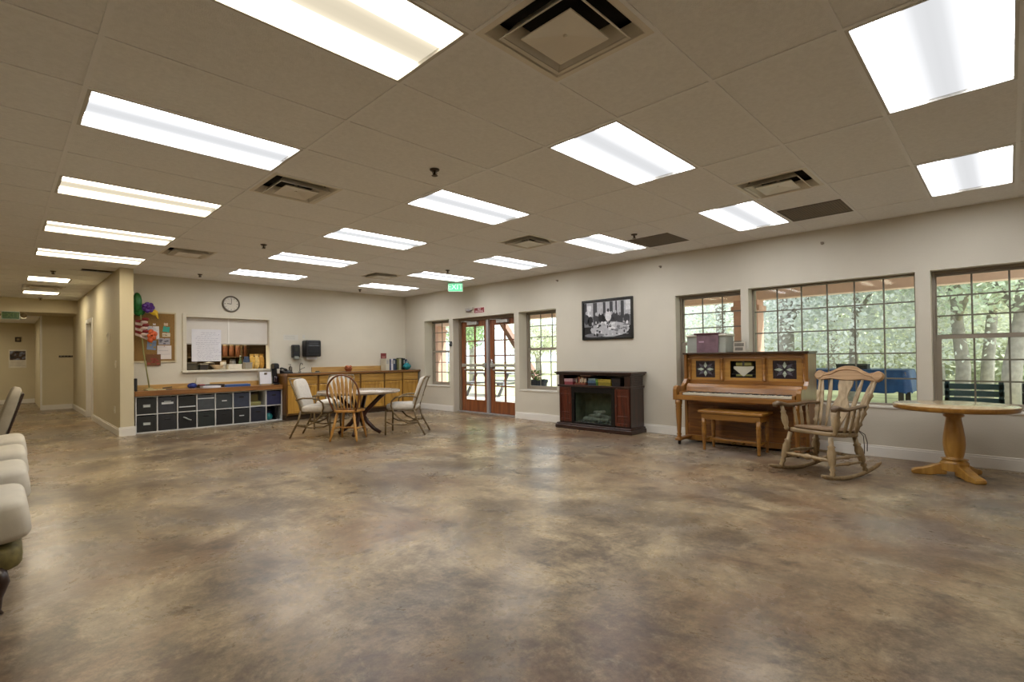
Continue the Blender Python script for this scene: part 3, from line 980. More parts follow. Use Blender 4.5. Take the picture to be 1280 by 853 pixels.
# clock
t = thing('wall_clock', 'round white faced wall clock with grey rim above the hatch', 'clock', (3.13, YB, 2.28))
MY = Matrix.Rotation(PI/2, 4, 'X')
B().lathe([(.155, 0), (.158, .02), (.150, .04), (.132, .042), (.128, .028)], M=MY, n=32, cap=False).build('rim', mat('clock_rim', '#6b6456', .4), t)
B().lathe([(.0, .018), (.132, .02)], M=MY, n=32, cap=False).build('dial', mat('clock_dial', '#cfc8b8', .4, var=.01), t)
b = B()
for k in range(12):
    a = 2*PI*k/12
    M = Matrix.Rotation(a, 4, 'Y')
    w = .006 if k % 3 else .010
    b.add([M @ Vector(p) for p in ((-w/2, -.0215, .098), (w/2, -.0215, .098), (w/2, -.0215, .118), (-w/2, -.0215, .118))], [(0, 1, 2, 3)])
b.build('hour_marks', mat('clock_black', '#2c2a26', .5), t)
B().cbox((-.035, -.024, .0), (.075, .002, .011), ry=rad(4)).build('hour_hand', mat('clock_black', '#2c2a26'), t)
B().cbox((.004, -.026, .045), (.007, .002, .10), ry=rad(4)).build('minute_hand', mat('clock_black', '#2c2a26'), t)

# cork board with its notices
t = thing('notice_board', 'cork notice board with a pale frame beside the column', 'notice board', (1.905, YB, 1.62))
hw, hh = .325, .44
B().box((-hw+.015, -.015, -hh+.015), (hw-.015, -.002, hh-.015)).build('cork', mat('cork', '#8a6a3a', .9, var=.22, scale=70), t)
b = B()
for s in (-1, 1): b.box((s*hw, -.022, -hh), (s*(hw-.025), 0, hh)).box((-hw+.025, -.022, s*hh), (hw-.025, 0, s*(hh-.025)))
b.build('board_frame', mat('board_frame', '#c2b594', .5), t, bevel=.003)
def notice(label, x0, x1, z0, z1, col, extra=None, tilt=0, name='notice', y=0, lines=0):
    t = thing(name, label, 'notice', ((x0+x1)/2, YB-.0165-y, (z0+z1)/2), 0, 'papers pinned to the notice board')
    t.rotation_euler.y = rad(tilt)
    w, h = (x1-x0)/2, (z1-z0)/2
    B().box((-w, -.002, -h), (w, 0, h)).build('sheet', mat('note_'+col[1:], col, .8, var=.06), t)
    if extra:
        b = B()
        pr = random.Random(len(label))
        for k in range(extra[1]):
            u, v_ = pr.uniform(-w*.75, w*.75), pr.uniform(-h*.75, h*.75)
            b.box((u-w*.2, -.0032, v_-h*.16), (u+w*.2, -.0018, v_+h*.16))
        b.build('print', mat('note_'+extra[0][1:], extra[0], .7), t)
    if lines:
        b = B()
        for k in range(lines):
            z = h*.8-2*h*.8*k/lines
            b.box((-w*.8, -.003, z-.004), (w*(.3+.5*((k*7) % 3)/2), -.0018, z))
        b.build('text_lines', mat('note_ink', '#8f8d96', .7), t)
    B().ball((0, -.005, h*.9), .007, 8).build('pin', mat('pin_red', '#9c2a22', .3), t)
    return t
notice('white notice with printed lines in the upper middle of the cork board', 1.785, 1.975, 1.585, 1.81, '#dcdcdd', lines=8, tilt=-1)
notice('small teal flyer at the upper edge of the cork board', 2.03, 2.13, 1.715, 1.81, '#3f9c8c', tilt=8)
notice('tiny cream card above the teal flyer on the cork board', 2.045, 2.105, 1.825, 1.875, '#c9b698')
notice('cream card with dark print under the teal flyer', 2.02, 2.14, 1.63, 1.70, '#c9bfa6', extra=('#5b5a3e', 4))
notice('grey snapshot with dark figures on the cork board', 1.965, 2.135, 1.49, 1.605, '#9d9aa0', extra=('#4b4652', 7))
notice('blue and yellow flyer below the white notice on the cork board', 1.80, 1.93, 1.40, 1.56, '#7f8fa6', extra=('#bb9a45', 5), tilt=4)
notice('white two part form at the lower corner of the cork board', 1.945, 2.155, 1.235, 1.475, '#d6cdc8', lines=3)
notice('brown leaf printed sheet hanging off the bottom of the cork board', 1.79, 1.995, 1.12, 1.32, '#6f4a2a', extra=('#8a3b2e', 8), y=.006)
notice('tiny white card hanging at the top of the cork board', 1.885, 1.925, 1.83, 1.86, '#d5d2c6')

# dispensers
t = thing('soap_dispenser', 'small black soap dispenser on the wall above the sink', 'dispenser', (4.335, YB, 1.365))
B().box((-.075, -.11, -.13), (.075, 0, .14)).build('housing', BLACK, t, bevel=.02)
B().box((-.045, -.115, .0), (.045, -.105, .10)).build('window', mat('smoke_window', '#33352f', .15), t, bevel=.008)
B().box((-.05, -.125, -.165), (.05, -.03, -.10)).build('push_bar', mat('push_grey', '#8f938a', .4), t, bevel=.012)
t = thing('towel_dispenser', 'large black paper towel dispenser on the wall above the sink', 'dispenser', (4.65, YB, 1.42))
B().box((-.165, -.22, -.17), (.165, 0, .18)).build('housing', BLACK, t, bevel=.03, seg=3)
B().box((-.115, -.228, -.10), (.115, -.215, .07)).build('front_panel', mat('towel_panel', '#202226', .2), t, bevel=.008)
B().box((-.10, -.226, .10), (.10, -.214, .125)).build('label_strip', mat('towel_label', '#46484a', .3), t)
B().box((-.11, -.12, -.225), (.11, -.10, -.16)).build('paper_towel', PAPER, t)
for z, h, x0, w, l in ((1.655, .115, 4.26, .30, 'white notice sheet above the soap dispenser'), (1.675, .08, 4.53, .05, 'slim white card above the towel dispenser')):
    t = thing('wall_notice', l, 'notice', (x0, YB, z))
    B().box((-w/2, -.003, -h/2), (w/2, 0, h/2)).build('sheet', mat('notice_pale', '#cfccc2', .7, var=.02), t)
    b = B()
    for k in range(3): b.box((-w*.4, -.004, h*.25-k*h*.25), (w*.3, -.002, h*.29-k*h*.25))
    b.build('text_lines', mat('notice_ink', '#a9a69c', .7), t)
t = thing('wall_notice', 'small dark red sign on the wall above the binders', 'sign', (6.44, YB, 1.22))
B().box((-.075, -.004, -.10), (.075, 0, .10)).build('sheet', mat('sign_maroon', '#7a3332', .6), t)
B().box((-.045, -.006, -.02), (.045, -.003, .03)).build('print', mat('sign_maroon_print', '#a06a60', .6), t)

# ------------------------------------------------------------------ cube shelf and worktop
YF = 10.27
CW = .2925
t = thing('cube_shelf', 'long low white cube shelf under the wooden worktop', 'shelf', (1.575, YF, 0))
n = 8
b = B()
b.box((0, 0, 0), (n*CW+.02, .375, .022)).box((0, 0, .60), (n*CW+.02, .375, .62))
for k in range(n+1): b.box((k*CW, 0, .022), (k*CW+.018, .375, .60))
b.build('frame', mat('shelf_white', '#c6c6c4', .45, var=.03), t, bevel=.002)
b = B()
for k in range(n): b.box((k*CW+.018, .002, .304), ((k+1)*CW, .375, .320))
b.build('middle_shelves', mat('shelf_white', '#c6c6c4'), t)
B().box((.018, .368, .022), (n*CW, .374, .60)).build('back_panel', mat('shelf_back', '#6d6a62', .7), t)
WT = wood('worktop_wood', '#6d4420', '#9a6a34', .35, axis=0, scale=5)
t = thing('worktop', 'thick wooden worktop lying on the white cube shelf', 'worktop', (1.56, YF-.05, .621))
B().box((0, 0, 0), (2.372, YB-YF+.05, .085)).build('plank', WT, t, bevel=.006)
B().box((0.02, YB-YF+.025, .085), (2.372, YB-YF+.05, .17)).build('backsplash', wood('worktop_back', '#a9824c', '#c9a25e', .4, axis=0), t, bevel=.003)
def bin_(col, row, mname, hexc, label, style):
    z = .0225 if row == 0 else .3205
    t = thing('storage_bin', label, 'storage bin', (1.575+col*CW+.018+.1375, YF+.006, z), 0, 'dark bins in the cube shelf')
    m = mat('bin_'+mname, hexc, .55, var=.18, scale=14)
    w, h = .131, .262
    b = B()
    b.box((-w, 0, 0), (w, .012, h)).box((-w, .34, 0), (w, .352, h)).box((-w, .012, 0), (-w+.01, .34, h)).box((w-.01, .012, 0), (w, .34, h)).box((-w+.01, .012, 0), (w-.01, .34, .01))
    b.build('body', m, t, bevel=.006)
    HM = mat('bin_label', '#9aa09e', .4, var=.1)
    if style == 'label':
        B().box((-.05, -.006, h*.42), (.05, 0, h*.60)).build('label_holder', HM, t, bevel=.003)
        B().box((-.04, -.008, h*.45), (.04, -.005, h*.53)).build('label_card', mat('label_card', '#c3c6c4', .5), t)
    elif style == 'big':
        B().box((-.085, -.006, h*.55), (.085, 0, h*.68)).build('label_card', mat('label_white', '#d0d2d2', .5), t)
        B().box((-.05, -.008, h*.66), (.05, -.005, h*.76)).build('handle', HM, t, bevel=.003)
    elif style == 'rim':
        B().box((-w, -.008, h*.74), (w, .0, h*.81)).build('rim', mat('label_white', '#d0d2d2'), t, bevel=.002)
    elif style == 'lip':
        B().box((-w+.005, -.010, h*.26), (w-.005, .0, h*.33)).build('lip', mat('label_white', '#d0d2d2'), t, bevel=.002)
    elif style == 'handle':
        B().tube([(-.06, 0, h*.75), (-.03, -.02, h*.69), (.02, -.025, h*.57), (.055, 0, h*.52)], .012, 8).build('handle', HM, t)
    elif style == 'small':
        B().box((-.04, -.005, h*.50), (.04, 0, h*.56)).build('label_card', mat('label_white', '#d0d2d2'), t)
    elif style == 'slot':
        B().cushion((0, -.001, h*.72), (.09, .008, .03), .6).build('handle', mat('bin_slot', '#0b0b0c', .6), t)
    return t
ordn = ['first', 'second', 'third', 'fourth', 'fifth', 'sixth', 'seventh', 'eighth']
top = [('black', '#1e1f1c', 'label', 'black bin with grey label holder'), ('slate', '#35363a', 'big', 'slate bin with wide white label'), ('black', '#1e1f1c', 'lip', 'black bin with low white lip'),
       ('grey', '#43474a', 'rim', 'grey bin with white rim'), ('slate2', '#3a3f40', 'small', 'slate bin with small white label'), ('navygrey', '#303646', 'slot', 'navy grey bin'), None, ('navy', '#26284a', 'slot', 'navy bin')]
bot = [('black', '#1e1f1c', 'label', 'black bin with grey label holder'), ('coal', '#232325', 'slot', 'plain charcoal bin'), ('jet', '#131313', 'handle', 'jet black bin with slanting grey handle'),
       ('darkgreen', '#1f2623', 'slot', 'very dark green bin'), ('jet', '#131313', 'slot', 'plain jet black bin'), ('black2', '#1b1d1e', 'small', 'black bin with faint label'), ('navydark', '#20222f', 'slot', 'dark navy bin'), None]
for row, lst in ((1, top), (0, bot)):
    for k, e in enumerate(lst):
        if e:
            bin_(k, row, e[0], e[1], f"{e[3]} in the {'upper' if row else 'lower'} row, {ordn[k]} from the pillar", e[2])
cx = 1.575+6*CW+.018
t = thing('game_box', 'olive box lying in the open upper cube', 'box', (cx+.12, YF+.10, .3205))
B().box((-.10, 0, 0), (.10, .24, .055)).build('body', mat('box_olive', '#8b8450', .6), t, bevel=.003)
B().box((-.103, -.003, .045), (.103, .243, .075)).build('lid', mat('box_lime', '#a8a66a', .6), t, bevel=.003)
t = thing('game_box', 'brown box standing at the back of the open upper cube', 'box', (cx+.10, YF+.28, .397))
B().box((-.08, -.14, 0), (.08, .06, .15)).build('body', mat('box_dkolive', '#5a4d16', .6), t, bevel=.003)
B().box((-.083, -.143, .13), (.083, .063, .16)).build('lid', mat('box_dkbrown', '#43300f', .6), t, bevel=.003)
cx = 1.575+7*CW+.018
lathe_thing('ball', 'teal ball in the open lower cube at the shelf end', 'ball', (cx+.07, YF+.10, .023), [('ball', [(.066*math.sin(PI*k/12)+.0005, .066-.066*math.cos(PI*k/12)) for k in range(13)], mat('ball_teal', '#1f7d80', .4))])
t = thing('tote', 'dark blue basket behind the teal ball in the lower cube', 'basket', (cx+.10, YF+.27, .023))
B().lathe([(.07, 0), (.075, .0), (.09, .17), (.083, .17), (.07, .01)], n=20).build('basket', mat('tote_blue', '#252c4c', .6), t)
B().tube([(-.087, 0, .16), (-.06, 0, .23), (.06, 0, .23), (.087, 0, .16)], .006).build('handle', mat('tote_blue', '#252c4c'), t)
t = thing('book', 'thin black book standing at the side of the lower open cube', 'book', (cx+.185, YF+.05, .023))
B().box((-.008, .004, .004), (.008, .19, .246)).build('pages', PAPER, t)
B().box((-.012, 0, 0), (-.008, .2, .25)).box((.008, 0, 0), (.012, .2, .25)).box((-.012, -.004, 0), (.012, 0, .25)).build('cover', BLACK, t)

# more crockery along the hatch ledge
pl = thing('plate_stack', 'stack of pale plates between the hand written sheet and the olive crate', 'plates', (2.62, HX+.10, 1.022))
b = B()
for k in range(7): b.lathe([(.05, .012*k), (.085, .012*k+.008), (.09, .012*k+.011), (.05, .012*k+.006)], n=18)
b.build('plates', mat('plate_pale', '#bdb8a8', .3), pl)
pt_ = lathe_thing('cooking_pot', 'dark cooking pot behind the cream bowl on the hatch ledge', 'pot', (2.86, HX+.16, 1.022), [('pot', [(.09, 0), (.10, .01), (.10, .12), (.105, .125)], mat('pot_dark', '#3a352c', .35, .4)), ('lid', [(.10, .125), (.06, .145), (.012, .15), (.018, .175)], mat('pot_lid', '#8c877a', .3, .6))])
lathe_thing('jar', 'white jar with tan lid between bowl and carton', 'jar', (3.10, HX+.12, 1.022), [('body', [(.05, 0), (.055, .01), (.055, .13), (.045, .15)], mat('jar_white', '#cfcabc', .3)), ('lid', [(.05, .15), (.05, .175)], mat('jar_tan', '#9a7f54', .5))])
lathe_thing('jar', 'grey jar behind the white carton on the hatch ledge', 'jar', (3.28, HX+.15, 1.022), [('body', [(.05, 0), (.055, .01), (.055, .15), (.045, .17)], mat('jar_grey', '#77736a', .3)), ('lid', [(.05, .17), (.05, .195)], mat('jar_dark', '#3d3a33', .5))])
# ------------------------------------------------------------------ things on the worktop
ZW = .7065
t = thing('balloon_bouquet', 'bouquet of foil balloons and a striped flag on a thin pole beside the column', 'balloon bouquet', (1.80, 10.46, ZW))
B().lathe([(.085, 0), (.09, .01), (.05, .03), (.012, .045)], n=18).build('base', mat('base_tan', '#9a8a5c', .6), t)
B().tube([(0, 0, .03), (-.03, .01, .30), (-.075, .02, .62), (-.10, .03, 1.0), (-.12, .03, 1.55)], .010, 8).build('pole', mat('pole_green', '#8d8a52', .5), t)
b = B().ball((-.16, .02, 1.49), (.07, .06, .17)).ball((-.13, .05, 1.36), (.09, .05, .10))
b.build('green_balloon', mat('foil_green', '#1f6a2e', .3, .1, var=.3, scale=20), t)
b = B()
for k in range(7):
    a = k*2*PI/7
    b.ball((-.015+.055*math.cos(a), -.03, 1.41+.055*math.sin(a)), (.042, .03, .042), 10)
b.ball((-.015, -.045, 1.41), .035, 10)
b.build('purple_flower', mat('foil_purple', '#4a1f78', .3, .1, var=.3, scale=20), t)
b = B()
b.ball((.07, -.01, 1.33), (.06, .03, .05)); b.turned((.09, -.01, 1.33), (.13, -.01, 1.22), [(0, .03), (1, .006)])
b.turned((.05, -.01, 1.34), (.04, -.01, 1.44), [(0, .02), (1, .004)])
b.build('yellow_star', mat('foil_yellow', '#c9a51e', .35, .1, var=.2, scale=20), t)
RS, WS = mat('stripe_red', '#7a1519', .6), mat('stripe_white', '#c9b3a8', .6)
b = B()
for k in range(6):
    x0 = -.19
    vs = []
    for i in range(7):
        x = x0+.17*i/6
        for z in (1.20-k*.045, 1.16-k*.045+.0):
            vs.append((x, .0+.02*math.sin(i*1.3+k*.3), z-.02*(i/6)-.012*k*(i/6)))
    fs = [(2*i, 2*i+2, 2*i+3, 2*i+1) for i in range(6)]
    b.add(vs, fs, k % 2)
    b.add([(v[0], v[1]+.004, v[2]) for v in vs], [f[::-1] for f in fs], k % 2)
    b.ball((-.05-.02*(k % 2), -.01, 1.21-.052*k), (.055, .03, .028), 10, k % 2)
b.build('striped_flag', [RS, WS], t)
b = B()
for k in range(9):
    a = k*2.4
    b.ball((.03+.05*math.cos(a)*(k/9), -.03, .90+.10*math.sin(a)*(k/9)+.03), (.045, .03, .05), 10)
b.build('orange_bloom', mat('foil_orange', '#c2531f', .5, var=.3, scale=30), t)
t = thing('book', 'open pale booklet lying beside the balloon pole on the worktop', 'book', (1.87, 10.34, ZW), rad(6))
b = B().box((-.13, -.07, 0), (-.002, .07, .012)).box((.002, -.07, 0), (.13, .07, .016))
b.build('pages', mat('page_tan', '#b3a67e', .7), t, bevel=.003)
B().box((-.134, -.073, -.001), (.134, .073, .001)).build('cover', mat('cover_brown', '#6a5630', .7), t)
t = thing('stapler', 'small black stapler on the worktop behind the booklet', 'stapler', (2.06, 10.47, ZW))
B().box((-.07, -.02, 0), (.07, .02, .012)).build('base', BLACK, t, bevel=.003)
B().cbox((0, 0, .032), (.14, .03, .018), ry=rad(-5)).build('arm', BLACK, t, bevel=.004)
t = thing('amplifier', 'tall thin black box at the end of the worktop against the column', 'box', (1.592, 10.42, ZW))
B().box((-.02, -.10, 0), (.02, .10, .21)).build('housing', BLACK, t, bevel=.005)
B().box((-.012, -.104, .03), (.012, -.099, .18)).build('grille', mat('amp_grille', '#2c2c2c', .6), t)
t = thing('yarn_ball', 'blue cloth ball on the middle of the worktop', 'ball', (2.43, 10.45, ZW))
b = B().ball((0, 0, .045), (.07, .06, .045)); 
for k in range(5):
    a = k*PI/5
    b.tube([(.072*math.cos(q)*math.cos(a), .062*math.cos(q)*math.sin(a), .045+.047*math.sin(q)) for q in [2*PI*i/16 for i in range(16)]], .004, 5, closed=True)
b.build('ball', mat('ball_blue', '#27357e', .7, var=.2, scale=30), t)
t = thing('tray', 'flat dark box with red corner behind the paper stack on the worktop', 'box', (2.74, 10.49, ZW))
B().box((-.20, -.10, 0), (.20, .10, .055)).build('body', mat('tray_dark', '#2d2322', .5, var=.3), t, bevel=.005)
B().box((-.205, -.105, .045), (-.12, .105, .062)).build('corner', mat('tray_red', '#7d2a2c', .5), t, bevel=.003)
t = thing('paper_stack', 'stack of white paper at the front of the worktop', 'paper', (2.68, 10.30, ZW), rad(3))
b = B()
for k in range(5): b.cbox((.004*(k % 2), 0, .004+.007*k), (.29, .17, .006), rz=rad(k*1.5-3))
b.build('sheets', PAPER, t)
t = thing('folder', 'long blue folder lying on the worktop next to the dark box', 'folder', (3.14, 10.40, ZW+.001), rad(-3))
B().box((-.21, -.11, 0), (.21, .11, .035)).build('pages', mat('folder_pages', '#8fa0b8', .7), t)
B().box((-.215, -.115, .035), (.215, .115, .042)).box((-.215, -.120, -.0005), (.215, -.114, .042)).build('cover', mat('folder_blue', '#2f4f86', .45), t, bevel=.003)
t = thing('napkin_holder', 'white paper napkins in a low holder standing before the wall', 'napkins', (2.62, 10.56, ZW))
b = B()
for k in range(6): b.prism([(-.11, .04), (.11, .04), (.12, .16), (.05, .20), (-.03, .19), (-.10, .17)], -.02+k*.007, -.016+k*.007, 'y')
b.build('napkins', mat('napkin', '#cfc9ba', .8), t)
B().box((-.10, -.03, 0), (.10, .03, .015)).box((-.10, -.035, 0), (.10, -.03, .05)).box((-.10, .03, 0), (.10, .035, .05)).build('holder', CHROME, t)
t = thing('sign_holder', 'silver easel frame with a blank white page at the end of the worktop', 'sign holder', (3.70, 10.47, ZW), rad(-4))
M = Matrix.Rotation(rad(-10), 4, 'X')
b = B(); b.M = M
for s in (-1, 1): b.box((s*.125, -.006, .005), (s*.107, .006, .275))
b.box((-.107, -.006, .257), (.107, .006, .275)).box((-.107, -.006, .005), (.107, .006, .02))
b.build('frame', mat('easel_silver', '#8c8474', .35, .3), t, bevel=.003)
b = B(); b.M = M
b.box((-.105, -.003, .02), (.105, .002, .257)); b.build('page', PAPER, t)
B().cbox((0, .075, .122), (.05, .006, .26), rx=rad(28)).build('strut', mat('easel_silver', '#8c8474'), t)
B().box((-.09, -.05, 0), (.19, -.02, .012)).build('ledge', mat('easel_tan', '#b39a6a', .5), t, bevel=.003)
# black coffee brewer between worktop and counter
t = thing('coffee_brewer', 'tall black coffee brewer standing where worktop meets the cabinets', 'coffee maker', (3.868, 10.46, ZW))
B().box((-.05, -.11, 0), (.05, .10, .03)).box((-.05, .02, .03), (.05, .10, .34)).build('body', BLACK, t, bevel=.008)
B().box((-.05, -.10, .31), (.05, .10, .40)).cushion((0, 0, .40), (.10, .2, .05), .5).build('top_hood', BLACK, t, bevel=.012)
B().lathe([(.035, .032), (.042, .06), (.042, .14), (.03, .17)], c=(0, -.05, 0)).build('jug', mat('brewer_jug', '#241a24', .15), t)
# ------------------------------------------------------------------ base cabinets
OAK = wood('cabinet_oak', '#9b6f26', '#c1933f', .35, axis=2, scale=6)
OAKH = wood('cabinet_oak_h', '#9b6f26', '#c29648', .35, axis=0, scale=6)
GAP = mat('toe_dark', '#3b2914', .7)
YC = 10.05
def cabinet(x0, x1, label, ndoor=1):
    t = thing('base_cabinet', label, 'cabinet', ((x0+x1)/2, YC, 0), 0, 'oak base cabinets along the back wall')
    hw = (x1-x0)/2-.001
    B().box((-hw, .02, .10), (hw, YB-YC-.002, .876)).build('body', wood('cabinet_face', '#5f3d12', '#76501c', .4, axis=2, scale=6), t)
    B().box((-hw, .075, 0), (hw, YB-YC-.01, .10)).build('toe_kick', GAP, t)
    w = 2*hw-.03
    d = w/ndoor
    for k in range(ndoor):
        a, c = -hw+.015+k*d+.004, -hw+.015+(k+1)*d-.004
        f = B().box((a, 0, .70), (c, .02, .865)).build('drawer', OAKH, t, bevel=.006)
        B().box((a+.02, -.003, .72), (c-.02, .001, .845)).build('drawer_panel', OAKH, f, bevel=.002)
        b = B()
        s = .055
        b.box((a, 0, .135), (a+s, .02, .685)).box((c-s, 0, .135), (c, .02, .685)).box((a+s, 0, .135), (c-s, .02, .135+s)).box((a+s, 0, .685-s), (c-s, .02, .685))
        o = b.build('door', OAK, t, bevel=.004)
        B().box((a+s-.005, .010, .135+s-.005), (c-s+.005, .019, .685-s+.005)).build('door_panel', OAK, o)
    return t
for x0, x1, l, nd in ((3.94, 4.57, 'oak base cabinet beside the cube shelf, under the sink', 1), (4.57, 5.51, 'wide oak base cabinet just beyond the sink cabinet', 2), (5.51, 6.10, 'oak base cabinet in the middle behind the dining table', 1),
                      (6.10, 6.575, 'oak base cabinet under the row of binders', 1), (6.575, 7.02, 'oak base cabinet in the room corner', 1)):
    cabinet(x0, x1, l, nd)
t = thing('countertop', 'long wood edged countertop over the oak cabinets', 'countertop', (3.937, YC-.03, .877))
L_ = 7.05-3.937
B().box((0, 0, 0), (.235, .63, .04)).box((.235, 0, 0), (.695, .13, .04)).box((.235, .50, 0), (.695, .63, .04)).box((.695, 0, 0), (L_, .63, .04)).build('slab', wood('counter_top', '#7c5a34', '#9c7850', .35, axis=0, scale=5), t, bevel=.004)
B().box((0, -.012, .003), (L_, 0, .043)).build('front_edge', wood('counter_edge', '#6a431c', '#8a5c28', .35, axis=0), t, bevel=.003)
B().box((.75, .60, .04), (L_, .63, .15)).build('backsplash', wood('worktop_back', '#a9824c', '#c9a25e'), t, bevel=.003)
t = thing('sink', 'steel sink with faucet let into the countertop', 'sink', (4.40, 10.335, .918))
STEEL = mat('steel', '#a9a59c', .25, .9, var=.05)
b = B()
b.box((-.25, -.20, 0), (.25, -.17, .006)).box((-.25, .17, 0), (.25, .25, .006)).box((-.25, -.17, 0), (-.22, .17, .006)).box((.22, -.17, 0), (.25, .17, .006))
b.build('rim', STEEL, t, bevel=.002)
b = B()
b.box((-.222, -.175, -.035), (.222, .178, -.03)).box((-.225, -.175, -.035), (-.22, .178, 0)).box((.22, -.175, -.035), (.225, .178, 0)).box((-.22, -.178, -.035), (.22, -.172, 0)).box((-.22, .172, -.035), (.22, .178, 0))
b.build('basin', STEEL, t)
f = B().lathe([(.028, .006), (.024, .03), (.016, .04)], c=(0, .21, 0)).tube([(0, .21, .03), (0, .21, .15), (0, .17, .20), (0, .10, .20), (0, .08, .17)], .011).build('faucet', STEEL, t)
B().tube([(.0, .21, .06), (.06, .2, .10), (.10, .19, .11)], .008).build('lever', STEEL, f)
t = thing('soap_bottle', 'dark tall soap pump bottle by the sink', 'bottle', (4.19, 10.50, .9175))
B().lathe([(.032, 0), (.034, .01), (.034, .12), (.014, .145)], n=16).build('bottle', mat('soap_brown', '#4a4034', .25), t)
B().cyl((0, 0, .145), (0, 0, .175), .006).box((-.04, -.008, .175), (.01, .008, .186)).build('pump', mat('soap_pump', '#5d5448', .4), t)
t = thing('sponge_dish', 'small dish with a dark sponge beside the faucet', 'dish', (4.72, 10.42, .9175))
B().lathe([(.03, 0), (.06, .012), (.062, .018), (.055, .016), (.03, .008)], n=18).build('dish', mat('dish_grey', '#9a968a', .4), t)
B().box((-.035, -.025, .012), (.035, .025, .035)).build('sponge', mat('sponge_green', '#2f3527', .9), t, bevel=.006)
t = thing('telephone', 'black desk telephone at the end of the countertop', 'telephone', (4.05, 10.36, .9175), rad(10))
b = B(); b.prism([(-.09, 0), (.09, 0), (.09, .075), (-.09, .03)], -.09, .09, 'x'); b.build('base', BLACK, t, bevel=.006)
b = B()
for i in range(3):
    for j in range(4): b.cbox((-.01+i*.03, -.05+j*.028, .045+j*.0068), (.018, .016, .008), rx=rad(14))
b.build('keypad', mat('key_grey', '#70757a', .5), t)
B().tube([(-.06, -.09, .075), (-.06, -.03, .095), (-.06, .05, .11), (-.06, .09, .10)], [.026, .018, .018, .026], 10).build('handset', BLACK, t)
t = thing('flower_pot', 'small terracotta pot with a low plant on the countertop', 'pot', (5.42, 10.42, .9175))
B().lathe([(.05, 0), (.055, .005), (.08, .06), (.086, .065), (.086, .08), (.07, .08)], n=18).build('pot', mat('terracotta', '#9a5636', .7), t)
b = B()
for k in range(9):
    a = k*2*PI/9
    b.ball((.045*math.cos(a), .045*math.sin(a), .092+.012*(k % 3)), (.03, .03, .022), 8)
b.build('plant', mat('pot_plant', '#b06a48', .7, var=.2, scale=30), t)
# binders and books at the corner end
bx = 6.32
yb0 = 10.36
for w, h, c, l in ((.10, .275, '#c9c4b2', 'wide cream binder at the start of the binder row'), (.035, .26, '#2f4068', 'slim blue book next to the cream binder'), (.05, .27, '#d5d2d8', 'white binder with blue edge beside the slim blue book'), (.06, .27, '#33425f', 'slate blue binder after the white one'),
                   (.035, .25, '#1d1f24', 'thin black book in the middle of the binder row'), (.045, .27, '#6a6b3c', 'olive green book in the binder row'), (.06, .27, '#b0ab8a', 'pale khaki binder near the end of the binder row'), (.045, .285, '#20271f', 'dark green tall book beside the khaki binder'), (.05, .275, '#14161d', 'black binder at the end of the binder row'), (.05, .25, '#1f2f57', 'navy book leaning last in the binder row')):
    t = thing('binder' if w > .045 else 'book', l, 'binder' if w > .045 else 'book', (bx+w/2, yb0, .9175), 0, 'binders on the countertop')
    B().box((-w/2+.004, .006, .006), (w/2-.004, .205, h-.008)).build('pages', PAPER, t)
    b = B().box((-w/2, 0, 0), (-w/2+.004, .21, h)).box((w/2-.004, 0, 0), (w/2, .21, h)).box((-w/2, -.004, 0), (w/2, .001, h))
    b.build('cover', mat('binder_'+c[1:], c, .45, var=.1), t)
    if w > .045:
        B().box((-w*.28, -.0055, h*.55), (w*.28, -.0035, h*.85)).build('spine_label', mat('spine_label', '#a9a7a4', .6), t)
    bx += w+.006
t = thing('bag', 'teal round bag on the counter corner before the last books', 'bag', (6.83, 10.25, .9175))
B().cushion((0, 0, .085), (.19, .15, .17), .8).build('bag', mat('bag_teal', '#16808a', .5, var=.15), t)
B().tube([(-.05, 0, .16), (-.03, 0, .20), (.03, 0, .20), (.05, 0, .16)], .007).build('handle', mat('bag_teal', '#16808a'), t)
# ================================================================== dining set
TOPW = wood('table_top', '#8a7a68', '#b3a594', .22, axis=0, scale=4, coat=.6)
DKW = wood('dark_leg', '#2c120a', '#4c2414', .35, axis=2, scale=6)
tc_ = (4.0, 7.34)
dt = thing('dining_table', 'round dining table with glossy top and dark crossed legs', 'table', tc_ + (0,), rad(-45))
B().lathe([(.585, .655), (.62, .662), (.632, .68), (.625, .697), (.0, .70)], n=48, cap=False).lathe([(.0, .655), (.585, .655)], n=48, cap=False).build('tabletop', TOPW, dt)
for k in range(4):
    a = k*PI/2
    M = Matrix.Rotation(a, 4, 'Z')
    pts = [(.40, 0, .655), (.31, 0, .58), (.20, 0, .47), (.09, 0, .36), (.065, 0, .29), (.13, 0, .19), (.23, 0, .09), (.33, 0, .03)]
    pts = [tuple(M @ Vector(p)) for p in pts]
    B().tube(pts, [.034, .034, .035, .036, .036, .034, .031, .028], 8).build('leg', DKW, dt)
b = B().lathe([(.05, .26), (.075, .28), (.08, .33), (.075, .38), (.05, .40)], n=16)
b.box((-.38, -.025, .632), (.38, .025, .656)).box((-.025, -.38, .632), (.025, -.025, .656)).box((-.025, .025, .632), (.025, .38, .656))
b.build('hub', DKW, dt)

